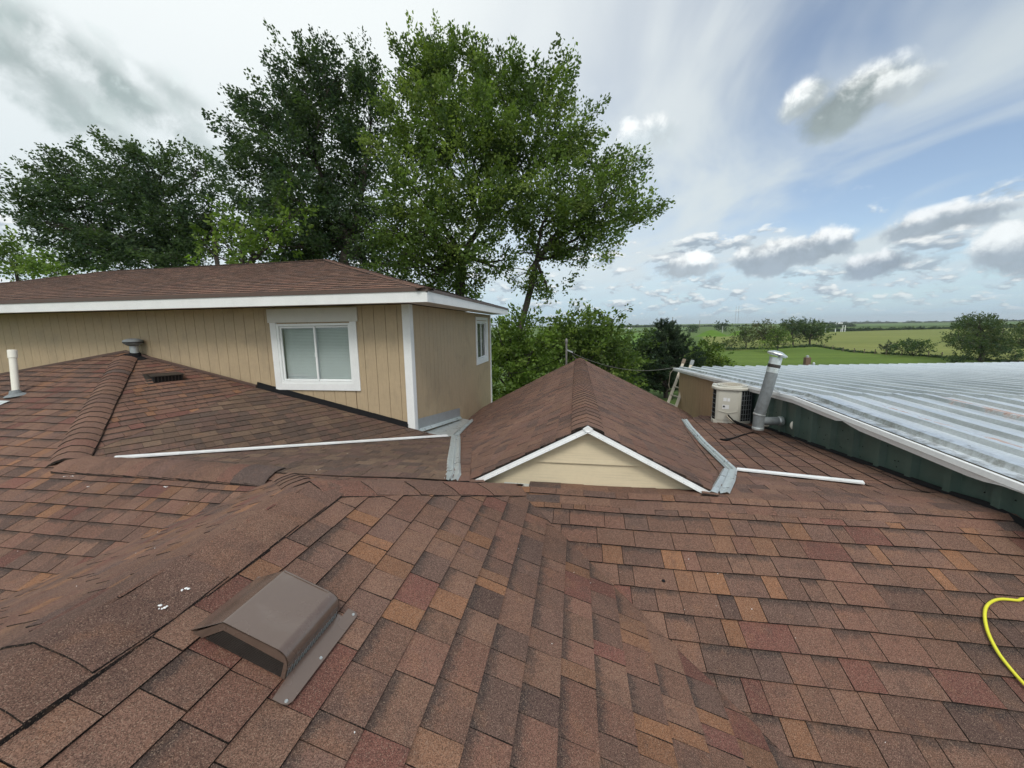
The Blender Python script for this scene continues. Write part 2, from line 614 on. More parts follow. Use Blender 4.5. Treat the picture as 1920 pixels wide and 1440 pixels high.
def clip_poly(poly, a, b):
    """keep the part of a 2-D polygon left of the line a->b"""
    out = []
    n = len(poly)
    ex, ey = b[0] - a[0], b[1] - a[1]
    def side(p):
        return ex * (p[1] - a[1]) - ey * (p[0] - a[0])
    for i in range(n):
        p, q = poly[i], poly[(i + 1) % n]
        sp, sq = side(p), side(q)
        if sp >= 0:
            out.append(p)
        if (sp >= 0) != (sq >= 0):
            t = sp / (sp - sq)
            out.append((p[0] + (q[0] - p[0]) * t, p[1] + (q[1] - p[1]) * t))
    return out


def poly_area(p):
    return 0.5 * sum(p[i][0] * p[(i + 1) % len(p)][1] - p[(i + 1) % len(p)][0] * p[i][1] for i in range(len(p)))


class ShinglePile:
    """all shingles of one building, sorted out at the end into single ones and the rest"""
    def __init__(self):
        self.items = []          # (pixel area, slope object, verts, faces, tints, bands)

    def flush(self, single=300):
        vis = sorted((i for i in self.items if i[0] > 0), key=lambda i: -i[0])
        chosen = set(id(i) for i in vis[:single])
        rest = {}
        for it in self.items:
            if id(it) in chosen:
                mesh_shingles('shingle', [it], it[1], None)
            else:
                rest.setdefault(it[1].name, []).append(it)
        for nm, its in rest.items():
            mesh_shingles('shingle_field', its, its[0][1], 'stuff')


def mesh_shingles(name, items, parent, kind):
    V_, F_, T_, B_ = [], [], [], []
    for it in items:
        k = len(V_)
        V_ += it[2]
        F_ += [tuple(i + k for i in f) for f in it[3]]
        T_ += it[4]
        B_ += it[5]

    def attrs(me):
        a = me.attributes.new('tint', 'FLOAT_COLOR', 'FACE')
        a.data.foreach_set('color', np.array([(*c, 1.0) for c in T_], dtype=np.float32).ravel())
        b = me.attributes.new('band', 'FLOAT', 'POINT')
        b.data.foreach_set('value', np.array(B_, dtype=np.float32))
    return link(name, V_, F_, M['shingle'], parent, False, kind, True, attrs)


def slope(pile, house, poly, adir, origin=None, deck=0.04, expo=0.143, style='new', name='roof_slope', seed=1, wave=True, lift=0.0, thick=1.0, wscale=1.0, jgap=None):
    """one roof plane: a felted deck and its shingle courses; poly is convex, 3-D"""
    rnd = random.Random(seed)
    poly = [Vector(p) for p in poly]
    n = Vector((0, 0, 0))
    for i in range(1, len(poly) - 1):
        n += (poly[i] - poly[0]).cross(poly[i + 1] - poly[0])
    n.normalize()
    if n.z < 0:
        n = -n
    a = Vector(adir)
    a = (a - n * a.dot(n)).normalized()
    b = n.cross(a)
    if b.z < 0:
        a, b = -a, -b
    O = Vector(origin) if origin is not None else poly[0].copy()
    p2 = [((p - O).dot(a), (p - O).dot(b)) for p in poly]
    if poly_area(p2) < 0:
        p2 = p2[::-1]
    # deck
    dk = MB().prism([p - n * 0.022 for p in poly], -n * deck)
    so = dk.build(name, M['deck'], house)
    amin, amax = min(p[0] for p in p2), max(p[0] for p in p2)
    bmin, bmax = min(p[1] for p in p2), max(p[1] for p in p2)
    k0, k1 = math.floor(bmin / expo), math.ceil(bmax / expo)
    for k in range(k0, k1):
        t = amin - rnd.random() * 0.4
        up = rnd.random() < 0.5
        wob = rnd.uniform(-0.0015, 0.0015)
        while t < amax:
            r = rnd.random()
            w = rnd.choice((0.09, 0.12, 0.14, 0.16, 0.18, 0.21, 0.25)) * wscale
            up = not up
            if style == 'new':
                if r < 0.17:
                    tint, dark = rnd.choice(ORANGE), 0
                    w = rnd.choice((0.07, 0.09, 0.11, 0.13)) * wscale
                elif r < 0.26:
                    tint, dark = rnd.choice(MAROON), 0
                elif r < 0.34:
                    tint, dark = rnd.choice(DARKT), 1
                else:
                    tint, dark = rnd.choice(BROWN), int(rnd.random() < 0.55)
            elif style == 'house':
                tint, dark = rnd.choice(BROWN + BROWN + DARKT + [(0.21, 0.11, 0.08)]), 0
            elif style == 'gable':
                tint, dark = rnd.choice(BROWN + BROWN + DARKT + [(0.19, 0.105, 0.08), (0.20, 0.115, 0.09)]), 0
            else:
                tint, dark = rnd.choice(OLD + OLD + DARKT), 0
            g = rnd.uniform(0.86, 1.12)
            tint = tuple(c * g for c in tint)
            gap = jgap or (0.0018 if style == 'new' else 0.0012)
            rect = [(t + gap, k * expo + wob), (t + w - gap, k * expo + wob), (t + w - gap, (k + 1) * expo + 0.012), (t + gap, (k + 1) * expo + 0.012)]
            t += w
            q = rect
            for i in range(len(p2)):
                q = clip_poly(q, p2[i], p2[(i + 1) % len(p2)])
                if len(q) < 3:
                    break
            if len(q) < 3 or poly_area(q) < 2e-4:
                continue
            th = ((0.0112 if up else 0.0086) + rnd.uniform(-0.0008, 0.0008)) * thick
            nn = len(q)
            top, bot, bd = [], [], []
            for (qa, qb) in q:
                f = min(1.0, max(0.0, (qb - k * expo) / expo))
                hgt = th * (1 - f) + 0.0008 + lift
                w0 = O + a * qa + b * qb
                if wave:
                    w0 = w0 + Vector((0, 0, roofwave(w0)))
                top.append(w0 + n * hgt)
                bot.append(w0 - n * 0.006)
                bd.append(f if dark else 0.0)
            vs = top + bot
            fs = [tuple(range(nn))] + [(j, j + nn, (j + 1) % nn + nn, (j + 1) % nn) for j in range(nn)]
            tints = [tint] + [(0.022, 0.018, 0.016)] * nn
            ctr = sum(top, Vector()) / nn
            pix = 0.0
            pr = [proj(p) for p in top]
            if all(pr):
                cx, cy = sum(p[0] for p in pr) / nn, sum(p[1] for p in pr) / nn
                if -10 < cx < 1930 and -10 < cy < 1450 and (CAM - ctr).dot(n) > 0:
                    pix = abs(poly_area(pr))
            pile.items.append((pix, so, vs, fs, tints, bd + [0.0] * nn))
    return so


def caps(house, p, q, sl, sr, half, expo=0.143, rev=False, style='new', seed=3, lift=0.010, round_=0.05, long=0.30, name='ridge_cap', thick=0.006, crown=0.0):
    """overlapping cap shingles bent over a ridge from p to q; butts face p (or q when rev)"""
    rnd = random.Random(seed)
    p, q = Vector(p), Vector(q)
    if rev:
        p, q, sl, sr = q, p, sr, sl
    L = (q - p).length
    d = (q - p) / L
    sl, sr = Vector(sl).normalized(), Vector(sr).normalized()
    cnt = max(1, int(L / expo))
    prof = [-1, -0.8, -0.55, -0.32, -0.15, 0, 0.15, 0.32, 0.55, 0.8, 1]
    out = []
    for i in range(cnt):
        t0 = i * expo + rnd.uniform(-0.006, 0.006)
        t1 = min(t0 + long, L)
        if style == 'new':
            c = rnd.choice(BROWN + BROWN + [(0.20, 0.10, 0.074), (0.17, 0.10, 0.08), (0.12, 0.085, 0.075)])
        elif style == 'dark':
            c = rnd.choice(BROWN + DARKT)
        else:
            c = rnd.choice(BROWN)
        g = rnd.uniform(0.9, 1.12)
        c = tuple(v * g for v in c)
        h = half * rnd.uniform(0.97, 1.03)
        top0, top1, bot0 = [], [], []
        for s in prof:
            for (tt, lf, dst) in ((t0, lift + thick, top0), (t1, lift * 0.25, top1), (t0, lift * 0.1, bot0)):
                dd = abs(s) * h
                side = sl if s < 0 else sr
                w = p + d * tt + side * dd
                drop = round_ * math.exp(-(dd / (round_ * 1.7)) ** 2) * 0.55
                w = w + Vector((0, 0, lf - drop + 0.010 + crown * (1 - s * s)))
                w.z += roofwave(w)
                dst.append(w)
        m_ = len(prof)
        vs = top0 + top1 + [v.copy() for v in top0] + bot0
        fs, ts = [], []
        for j in range(m_ - 1):
            fs.append((j, j + 1, m_ + j + 1, m_ + j))
            ts.append(c)
        for j in range(m_ - 1):
            fs.append((2 * m_ + j + 1, 2 * m_ + j, 3 * m_ + j, 3 * m_ + j + 1))
            ts.append((0.02, 0.017, 0.015))
        # side skirts
        for e in (0, m_ - 1):
            k = len(vs)
            a0, a1 = top0[e], top1[e]
            vs += [a0.copy(), a1.copy(), a1 - Vector((0, 0, 0.03)), a0 - Vector((0, 0, 0.03))]
            fs.append((k, k + 1, k + 2, k + 3))
            ts.append((0.025, 0.02, 0.018))
        bd = [0.0] * len(vs)
        if rnd.random() < 0.3 and style == 'new':
            for j in range(m_):
                bd[m_ + j] = 0.75

        def attrs(me, ts=ts, bd=bd, m_=m_):
            aa = me.attributes.new('tint', 'FLOAT_COLOR', 'FACE')
            aa.data.foreach_set('color', np.array([(*x, 1.0) for x in ts], dtype=np.float32).ravel())
            bb = me.attributes.new('band', 'FLOAT', 'POINT')
            bb.data.foreach_set('value', np.array(bd, dtype=np.float32))
            sm = [i < m_ - 1 for i in range(len(me.polygons))]
            me.polygons.foreach_set('use_smooth', sm)
        out.append(link(name, vs, fs, M['shingle'], house, False, None, True, attrs))
    return out


# ------------------------------------------------------------------ ground far below (heights)
def gh(x, y):
    r = math.hypot(x, y)
    def ss(a, b, v):
        t = min(1, max(0, (v - a) / (b - a)))
        return t * t * (3 - 2 * t)
    h = -1.5 * ss(22, 60, r)
    az_ = math.atan2(x, y)
    h += ss(350, 1600, r) * (5.6 + 3.2 * math.sin(az_ * 5 + 1.0) + 2.0 * math.sin(az_ * 13 + r * 0.002))
    h += ss(90, 400, r) * 0.6 * math.sin(x * 0.011 + 1) * math.sin(y * 0.013)
    h -= ss(3200, 6000, r) * 22
    return h


# ------------------------------------------------------------------ the low shingled house
TP = 0.384                      # tan of the main roof pitch
UR, ZR = 2.95, -1.29            # main ridge
XR0, ZR0 = -1.53, -0.893        # cross ridge that runs towards the camera
YH = 1.918                      # where the cross ridge ends in a hip
WALLX = 2.93                    # green wall of the steel building
YB = -2.5                       # eave behind the camera
zB = lambda y: ZR - TP * (UR - y)
zA = lambda x: ZR0 - TP * (x - XR0)
zD = lambda x: ZR0 + TP * (x - XR0)
zG = lambda x, y: -1.28 + 0.14 * (y - 2.95) - 0.235 * (x + 5.1)
zC = lambda y: ZR - 0.144 * (y - UR)
zH = lambda x, y: -1.43 - 0.085 * (y - 3.9) + 0.0263 * (x - 1.53)
zDL = lambda x: -0.79 - 0.52 * (0.1 - x)
zDR = lambda x: -0.79 - 0.52 * (x - 0.1)
XV1, XV1L = XR0 + 1.034, XR0 - 1.034

low = thing('low_house', 'low house with worn reddish-brown shingle roof filling the foreground', 'house', (0, 1.0, 0))
pile = ShinglePile()
Hh = P3(XR0, YH, ZR0)
V1 = P3(XV1, UR, ZR)
V1L = P3(XV1L, UR, ZR)
yv = lambda x: UR - (x - XV1)             # valley between A and B
yvL = lambda x: UR + (x - XV1L)           # valley between D and E


def on_plane(px, py, zf):
    """pixel onto a plane given by its height function"""
    r = ray(px, py)
    lo, hi = 0.2, 60.0
    f = lambda t: (CAM.z + r.z * t - EYE) - zf(r.x * t, r.y * t)
    for _ in range(60):
        mid = (lo + hi) / 2
        if f(mid) > 0:
            lo = mid
        else:
            hi = mid
    return CAM + r * lo


oB = on_plane(1600, 989.3, lambda x, y: zB(y))
oA = on_plane(1055, 1147, lambda x, y: zA(x))
oE = on_plane(60, 1001, lambda x, y: zB(y))
# A: falls to the right of the cross ridge
slope(pile, low, [P3(XR0, YB, ZR0), Hh, V1, P3(WALLX, yv(WALLX), zA(WALLX)), P3(WALLX, YB, zA(WALLX))], (0, 1, 0), oA, seed=11, expo=0.157)
# B: falls from the main ridge to the camera
slope(pile, low, [V1, P3(WALLX, UR, ZR), P3(WALLX, yv(WALLX), zB(yv(WALLX)))], (1, 0, 0), oB, seed=12)
# C': short hip behind the cross ridge
slope(pile, low, [Hh, V1L, V1], (1, 0, 0), seed=13)
# D: falls to the left of the cross ridge
xl = XV1L - (UR - YB)
slope(pile, low, [P3(XR0, YB, ZR0), Hh, V1L, P3(xl, YB, zD(xl))], (0, 1, 0), seed=14)
# E: the broad left slope, below and above the main ridge line
slope(pile, low, [V1L, P3(xl, YB, zB(YB)), P3(-12.0, YB, zB(YB)), P3(-12.0, UR, ZR)], (1, 0, 0), oE, seed=15)
PEAK = P3(-7.6, 5.44, zB(5.44))
EL1 = P3(-8.95, 4.62, zB(4.62))
EL2 = P3(-11.69, UR + 0.0, zB(UR + 0.0))
slope(pile, low, [P3(-5.1, UR, ZR), PEAK, EL2], (1, 0, 0), oE, seed=16)
# hidden slope between that edge and the tan wall
slope(pile, low, [PEAK, P3(-10.5, 5.48, zB(5.44) - 0.95), EL2], (1, 0.6, 0), seed=17)
# G: the triangle below the tan wall, in two fields of shingles
GB = P3(-5.1, UR, ZR)
GW = P3(-5.15, 5.48, zG(-5.15, 5.48))
GC = P3(-2.45, 5.48, zG(-2.45, 5.48))
VE = P3(-1.89, 5.49, zG(-1.89, 5.49))
slope(pile, low, [GB, GW, PEAK], (0.45, 1, 0), seed=18, style='new', thick=0.75)
slope(pile, low, [GB, VE, GC, GW], (0.62, 1, 0), seed=19, style='old', thick=0.75)
# C: low back slope left and right of the gable
TE = P3(-1.84, 5.47, zC(5.47))
slope(pile, low, [GB, P3(-1.07, UR, ZR), TE, VE], (1, 0, 0), seed=20, style='old')
HC = P3(1.53, 3.9, zC(3.9))
HS = P3(2.45, 3.55, zC(3.55))
slope(pile, low, [P3(1.06, UR, ZR), HC, HS, P3(WALLX, 3.33, zC(3.33)), P3(WALLX, UR, ZR)], (1, 0, 0), seed=22, style='gable')
# H: low triangle against the green wall
HT = P3(1.93, 7.05, zH(1.93, 7.05))
HT2 = P3(2.38, 7.75, zH(2.38, 7.75))
slope(pile, low, [P3(1.53, 3.9, zH(1.53, 3.9)), P3(2.45, 3.55, zH(2.45, 3.55)), P3(WALLX, 3.33, zH(WALLX, 3.33)), P3(WALLX, 7.4, zH(WALLX, 7.4)), HT2, HT], (0.12, 1, 0), seed=23, expo=0.16, style='gable', thick=0.95, jgap=0.004)
# gable roof behind the ridge
YG, YE_ = 3.06, 9.9
xr_end = 2.72
slope(pile, low, [P3(0.1, YG, -0.79), P3(0.1, YE_, -0.79), P3(-2.44, YE_, zDL(-2.44)), P3(-2.44, 5.56, zDL(-2.44)), P3(-1.15, YG, zDL(-1.15))], (0, 1, 0), seed=24, style='gable', deck=0.008)
slope(pile, low, [P3(0.1, YG, -0.79), P3(1.30, YG, zDR(1.30)), P3(xr_end, 7.0, zDR(xr_end)), P3(xr_end, YE_, zDR(xr_end)), P3(0.1, YE_, -0.79)], (0, 1, 0), seed=25, style='gable', deck=0.008)
# flat flares where the gable slopes run out against the troughs
slope(pile, low, [P3(-1.02, UR + .03, zC(UR) + .004), P3(-0.74, UR + .03, zC(UR) + .004), P3(-1.40, 5.5, zC(5.5) + .004), P3(-1.80, 5.5, zC(5.5) + .004)], (-0.26, 1, 0), seed=26, style='gable')
slope(pile, low, [P3(-1.80, 5.5, zC(5.5) + .004), P3(-1.40, 5.5, zC(5.5) + .004), P3(-2.0, 7.95, zC(7.95) + .004), P3(-2.24, 7.95, zC(7.95) + .004)], (-0.26, 1, 0), seed=27, style='gable')
slope(pile, low, [P3(0.96, UR + .03, zC(UR) + .004), P3(1.08, UR + .03, zC(UR) + .004), P3(1.50, 3.9, zC(3.9) + .004), P3(1.24, 3.9, zC(3.9) + .004)], (0.3, 1, 0), seed=28, style='gable')
slope(pile, low, [P3(1.24, 3.9, zH(1.24, 3.9) + .004), P3(1.50, 3.9, zH(1.5, 3.9) + .004), P3(1.93, 7.1, zH(1.93, 7.1) + .004), P3(1.66, 7.1, zH(1.66, 7.1) + .004)], (0.13, 1, 0), seed=29, style='gable')
pile.flush(300)

# ridge and hip caps
dA, dD = (1, 0, -TP), (-1, 0, -TP)
dB, dC = (0, -1, -TP), (0, 1, -0.144)
caps(low, P3(XR0, -0.4, ZR0), P3(XR0, 0.98, ZR0), dD, dA, 0.21, seed=31, lift=0.014, round_=0.08, crown=0.035)
caps(low, P3(XR0, 0.95, ZR0), P3(XR0, YH + 0.06, ZR0), dD, dA, 0.21, seed=32, rev=True, lift=0.012, round_=0.08, crown=0.035, expo=0.20, long=0.30, thick=0.003)
# hips of the cross ridge down to the main ridge
caps(low, Hh, V1 + Vector((0.02, 0, 0)), (0.35, 0.94, -TP), (0.94, -0.35, -TP), 0.16, seed=33, rev=False, lift=0.010, round_=0.06, crown=0.035, expo=0.29, long=0.40, thick=0.001)
caps(low, Hh, V1L, (-0.94, -0.35, -TP), (-0.35, 0.94, -TP), 0.15, seed=34, rev=False, lift=0.010, round_=0.06, crown=0.035, expo=0.29, long=0.40, thick=0.001)
# main ridge, right of the valley and left of it
caps(low, P3(XV1 + 0.05, UR, ZR - 0.004), P3(WALLX, UR, ZR - 0.004), dC, dB, 0.16, seed=35, rev=True, lift=0.004, round_=0.05, crown=0.008, expo=0.19, long=0.26, thick=0.0015)
caps(low, P3(-5.02, UR, ZR), P3(XV1L - 0.12, UR, ZR), dC, dB, 0.17, seed=36, lift=0.014, round_=0.05, thick=0.009, crown=0.04)
# long hip up to the tan wall
caps(low, P3(-5.04, UR - 0.04, ZR + 0.005), PEAK + Vector((0.22, -0.22, -0.07)), (-0.9, -0.3, -0.36), (0.7, 0.35, -0.16), 0.19, seed=37, lift=0.014, round_=0.06, thick=0.009, crown=0.05)
# caps along the gable ridge
caps(low, P3(0.1, YG - 0.01, -0.785), P3(0.1, YE_, -0.785), (-1, 0, -0.52), (1, 0, -0.52), 0.15, seed=38, lift=0.012, round_=0.055, style='new', thick=0.003, crown=0.015)

# white valley strips
def strip(p, q, w, h=0.014, mt='strip', name='valley_flashing', lift=0.010, up=Vector((0, 0, 1))):
    m_ = MB()
    p, q = Vector(p), Vector(q)
    N = max(2, int((q - p).length / 0.25))
    rr = random.Random(int(p.x * 100))
    for i in range(N):
        a_, b_ = p.lerp(q, i / N), p.lerp(q, (i + 1) / N)
        m_.bar(a_, b_ + (b_ - a_) * 0.002, w * rr.uniform(0.92, 1.08), h, up, lift)
    return m_.build(name, M[mt], low)


strip(P3(-4.72, 3.11, zC(3.11) + 0.016), P3(-1.93, 5.46, zC(5.46) + 0.012), 0.075)
strip(P3(1.56, 3.89, zC(3.89) + 0.012), P3(2.43, 3.56, zC(3.56) + 0.012), 0.055)


def trough(pts, name='valley_flashing'):
    """bent metal: list of rows, each row the cross-section left to right"""
    vs, fs = [], []
    k = len(pts[0])
    for rowp in pts:
        vs += [Vector(p) for p in rowp]
    for i in range(len(pts) - 1):
        for j in range(k - 1):
            a_ = i * k + j
            fs.append((a_, a_ + 1, a_ + k + 1, a_ + k))
    o = link(name, vs, fs, M['galv'], low)
    md = o.modifiers.new('thick', 'SOLIDIFY')
    md.thickness = 0.004
    md.offset = 1
    return o


# left trough between the low slope and the gable roof
def bent(x0, y, z, w, sgn):
    return [P3(x0 + sgn * w * f, y, z + h) for (f, h) in ((-.5, .014), (-.38, .026), (-.06, .012), (0, .034), (.06, .012), (.38, .026), (.5, .012))]


rows = [bent(-1.045, 2.985, zC(2.98), 0.135, 1), bent(-1.09, 3.2, zC(3.2), 0.15, 1), bent(-1.25, 3.7, zC(3.7), 0.14, 1), bent(-1.525, 4.6, zC(4.6), 0.14, 1), bent(-1.775, 5.4, zC(5.4), 0.14, 1), bent(-1.82, 5.56, zC(5.56), 0.13, 1)]
trough(rows)
rows = [bent(x_, y_, zC(y_) + .01, 0.075, 1) for (x_, y_) in ((-1.81, 5.55), (-1.96, 6.4), (-2.09, 7.2), (-2.21, 7.95))]
trough(rows)
# metal pan between the tan wall and the gable roof
pan = MB()
pan.prism([P3(-2.46, 5.52, zC(5.52) + 0.012), P3(-1.88, 5.50, zC(5.50) + 0.010), P3(-2.27, 7.9, zC(7.9) + 0.02), P3(-2.46, 8.05, zC(8.05) + 0.03)], (0, 0, -0.05))
pan.build('valley_pan', M['galv'], low)
# right trough
rows = [bent(1.10, 3.03, zC(3.03), 0.15, -1), bent(1.30, 3.45, zC(3.45), 0.15, -1), bent(1.50, 3.9, zC(3.9) + .006, 0.13, -1)]
trough([r_[::-1] for r_ in rows])
rows = [bent(x_, y_, zH(x_, y_) + .006, 0.095, -1) for (x_, y_) in ((1.52, 3.88), (1.64, 5.15), (1.79, 6.3), (1.92, 7.1))]
trough([r_[::-1] for r_ in rows])

# gable wall: lap boards, cut to the triangle
gy = 3.12
apex = P3(0.1, gy, -0.83)
gl_, gr_ = P3(-1.00, gy, -1.40), P3(1.20, gy, -1.40)
levels = [-1.40, px_y(1100, 869, gy).z - EYE, px_y(1100, 823, gy).z - EYE, -0.80]
for i in range(3):
    z0, z1 = levels[i], levels[i + 1]
    tri = [(gl_.x, gl_.z - EYE), (gr_.x, gr_.z - EYE), (apex.x, apex.z - EYE)]
    q = [(-2, z0 + 0.002), (2, z0 + 0.002), (2, z1 - 0.004), (-2, z1 - 0.004)]
    for j in range(3):
        q = clip_poly(q, tri[j], tri[(j + 1) % 3])
    pts = []
    for (x, z) in q:
        lean = 0.018 * (1 - (z - z0) / (z1 - z0))
        pts.append(P3(x, gy - lean, z))
    MB().prism(pts, (0, 0.02, 0)).build('gable_board', M['cream'], low)
MB().prism([apex + Vector((0, 0.03, 0)), gl_ + Vector((0, 0.03, -0.1)), gr_ + Vector((0, 0.03, -0.1))], (0, 0.03, 0)).build('gable_backing', M['deck'], low)
# metal drip edges on the gable
for sx, ex, ez in ((-1, -0.99, zDL(-0.99)), (1, 1.19, zDR(1.19))):
    a_, b_ = P3(0.1, YG - 0.010, -0.790), P3(ex, YG - 0.010, ez - 0.0)
    MB().bar(a_, b_, 0.014, 0.028, Vector((0, 0, 1)), -0.038).build('rake_trim', M['strip'], low)
    MB().bar(a_ + Vector((0, -0.014, 0)), b_ + Vector((0, -0.014, 0)), 0.020, 0.006, Vector((0, 0, 1)), -0.046).build('rake_trim', M['strip'], low)
    dm = MB()
    for k in range(5):
        c_ = a_.lerp(b_, 0.08 + 0.2 * k) + Vector((0, -0.008, -0.045))
        dm.lathe(c_, [(0.005, 0), (0.004, 0.004)], 6, Vector((0, -1, 0)))
    dm.build('rake_nails', M['galv_dull'], low, kind='stuff')
MB().prism([P3(0.1, YG - 0.027, -0.785), P3(0.06, YG - 0.027, -0.812), P3(0.1, YG - 0.027, -0.845), P3(0.14, YG - 0.027, -0.812)], (0, 0.012, 0)).build('rake_trim', M['strip'], low)
MB().bar(P3(-0.60, gy - 0.035, -1.335), P3(-0.28, gy - 0.035, -1.345), 0.05, 0.006, Vector((0, -0.4, 1))).build('step_flashing', M['galv'], low)
# dark edge flashing along the upper edges of the left slopes
fl = MB()
fl.bar(PEAK, EL1, 0.05, 0.035, lift=0.005)
fl.bar(EL1, EL2, 0.05, 0.035, lift=0.005)
fl.build('edge_flashing', M['brown_drip'], low)
MB().bar(PEAK + Vector((0, -0.03, 0)), GW + Vector((0, -0.03, 0)), 0.03, 0.035, lift=0.005).build('edge_flashing', M['brown_drip'], low)
# walls under the roofs, down to the yard
wl = MB()
def skirt(pts):
    for i in range(len(pts) - 1):
        a_, b_ = Vector(pts[i]), Vector(pts[i + 1])
        wl.add([a_, b_, Vector((b_.x, b_.y, -0.2)), Vector((a_.x, a_.y, -0.2))], [(0, 1, 2, 3)])
skirt([P3(-12, UR, ZR - 0.07), P3(-12, YB, zB(YB) - 0.07), P3(xl, YB, zB(YB) - 0.07), P3(XR0, YB, ZR0 - 0.07), P3(WALLX - 0.02, YB, zA(WALLX) - 0.07), P3(WALLX - 0.02, yv(WALLX), zB(yv(WALLX)) - 0.07), P3(WALLX - 0.02, UR, ZR - 0.07)])
skirt([P3(-2.42, YE_ - 0.1, zDL(-2.42) - 0.07), P3(0.1, YE_ - 0.1, -0.86), P3(xr_end - 0.05, YE_ - 0.1, zDR(xr_end) - 0.07), P3(xr_end - 0.05, 7.1, zDR(xr_end) - 0.07)])
wl.build('outer_wall', M['tan'], low)
# bird droppings and bits of grit stuck to the caps
bl = MB()
rr = random.Random(5)
for (px, py, s) in ((344, 1103, .011), (300, 1137, .012), (122, 893, .010), (136, 892, .008), (310, 912, .010), (165, 912, .008)):
    zf_ = (lambda x, y: zA(x) + 0.024) if py > 980 else (lambda x, y: zB(y) + 0.016)
    c_ = on_plane(px, py, zf_)
    for k in range(6):
        bl.lathe(c_ + Vector((rr.uniform(-1, 1) * s * 1.6, rr.uniform(-1, 1) * s * 0.8, -0.003)), [(s * rr.uniform(.2, .5), 0), (s * .15, 0.0025)], 7, Vector((0.35, 0, 1)))
bl.build('droppings', M['white'], low, kind='stuff')

# grit, chips and dabs of sealant scattered over the near slopes
gb = MB()
rr = random.Random(77)
for k in range(60):
    if rr.random() < 0.55:
        x, y = rr.uniform(-1.2, 1.2), rr.uniform(0.6, 2.6)
        z = max(zA(x), zB(y)) if y > yv(x) or True else 0
        z = zA(x) if y < yv(x) else zB(y)
    else:
        x, y = rr.uniform(-4.6, 2.6), rr.uniform(1.2, 2.85)
        z = max(zA(x) if x > XR0 else zD(x), zB(y))
    s_ = rr.uniform(0.0012, 0.003)
    gb.lathe(P3(x, y, z + 0.004), [(s_, 0), (s_ * 0.7, 0.0035)], 5, Vector((0.2, -0.2, 1)))
gb.build('grit', M['white'], low, kind='stuff')
db = MB()
for (px, py) in ((1244, 1089), (1560, 1225)):
    c_ = on_plane(px, py, lambda x, y: zB(y) + 0.005)
    db.lathe(c_, [(0.011, 0), (0.009, 0.003), (0.003, 0.004)], 9, Vector((0, -TP, 1)))
db.build('sealant_dabs', M['black'], low, kind='stuff')

# ================================================================== tan two-storey house
HW = 5.5                       # front wall plane (y)
HX = -2.47                     # side wall plane (x)
HXL, HYB = -14.6, 11.0
ZE = 0.36                      # under the eave
tanh_ = thing('tan_house', 'tan upper-storey house with vertical groove siding, white fascia and brown hip roof', 'house', (-8.5, 8.2, 0))
# openings (x0, x1, z0, z1) in the front wall, (y0, y1, z0, z1) in the side wall
WF = (-4.72, -3.42, -0.86, 0.10)
WS = (9.45, 10.55, -0.84, 0.17)


def boards(along, start, end, pitch, open_, z0, z1, make):
    t = start
    step = pitch if end > start else -pitch
    while (t < end) if step > 0 else (t > end):
        a, b = sorted((t, t + step))
        if step > 0:
            b = min(b, end)
        else:
            a = max(a, end)
        segs = [(a, b, z0, z1)]
        if b > open_[0] and a < open_[1]:
            segs = []
            if a < open_[0]:
                segs.append((a, open_[0], z0, z1))
            if b > open_[1]:
                segs.append((open_[1], b, z0, z1))
            m0, m1 = max(a, open_[0]), min(b, open_[1])
            segs += [(m0, m1, z0, open_[2]), (m0, m1, open_[3], z1)]
        for s in segs:
            if s[1] - s[0] > 0.015:
                make(*s)
        t += step


def front_board(a, b, z0, z1):
    MB().box((a + 0.003, HW, z0 + EYE), (b - 0.003, HW + 0.02, z1 + EYE)).build('siding_board', M['tan'], tanh_)


def side_board(a, b, z0, z1):
    MB().box((HX - 0.02, a + 0.003, z0 + EYE), (HX, b - 0.003, z1 + EYE)).build('siding_board', M['tan'], tanh_)


boards('x', HX - 0.002, HXL, 0.188, WF, -2.4, ZE, front_board)
boards('y', HW + 0.022, HYB, 0.188, WS, -2.6, ZE, side_board)
# recessed backing (dark in the grooves) and the body down to the yard
bk = MB()
bk.box((HXL, HW + 0.021, -2.5 + EYE), (WF[0] - 0.06, HW + 0.03, ZE + EYE))
bk.box((WF[1] + 0.06, HW + 0.021, -2.5 + EYE), (HX - 0.03, HW + 0.03, ZE + EYE))
bk.box((WF[0] - 0.055, HW + 0.021, -2.5 + EYE), (WF[1] + 0.055, HW + 0.03, WF[2] - 0.03 + EYE))
bk.box((WF[0] - 0.055, HW + 0.021, WF[3] + 0.03 + EYE), (WF[1] + 0.055, HW + 0.03, ZE + EYE))
bk.box((HX - 0.03, HW + 0.04, -2.6 + EYE), (HX - 0.021, WS[0] - 0.06, ZE + EYE))
bk.box((HX - 0.03, WS[1] + 0.06, -2.6 + EYE), (HX - 0.021, HYB, ZE + EYE))
bk.box((HX - 0.03, WS[0] - 0.055, -2.6 + EYE), (HX - 0.021, WS[1] + 0.055, WS[2] - 0.03 + EYE))
bk.box((HX - 0.03, WS[0] - 0.055, WS[3] + 0.03 + EYE), (HX - 0.021, WS[1] + 0.055, ZE + EYE))
bk.build('wall_backing', paint('groove_shade', s2l(140, 118, 90), 0.8), tanh_)
body = MB()
body.box((HXL, HW + 0.4, -0.2), (HX - 0.4, HYB, ZE + EYE - 0.002))
body.box((HXL, HW, -0.2), (HX - 0.031, HW + 0.399, -2.6 + EYE))
body.box((HX - 0.399, HW + 0.4, -0.2), (HX - 0.001, HYB, -2.62 + EYE))
body.build('house_body', M['room'], tanh_)
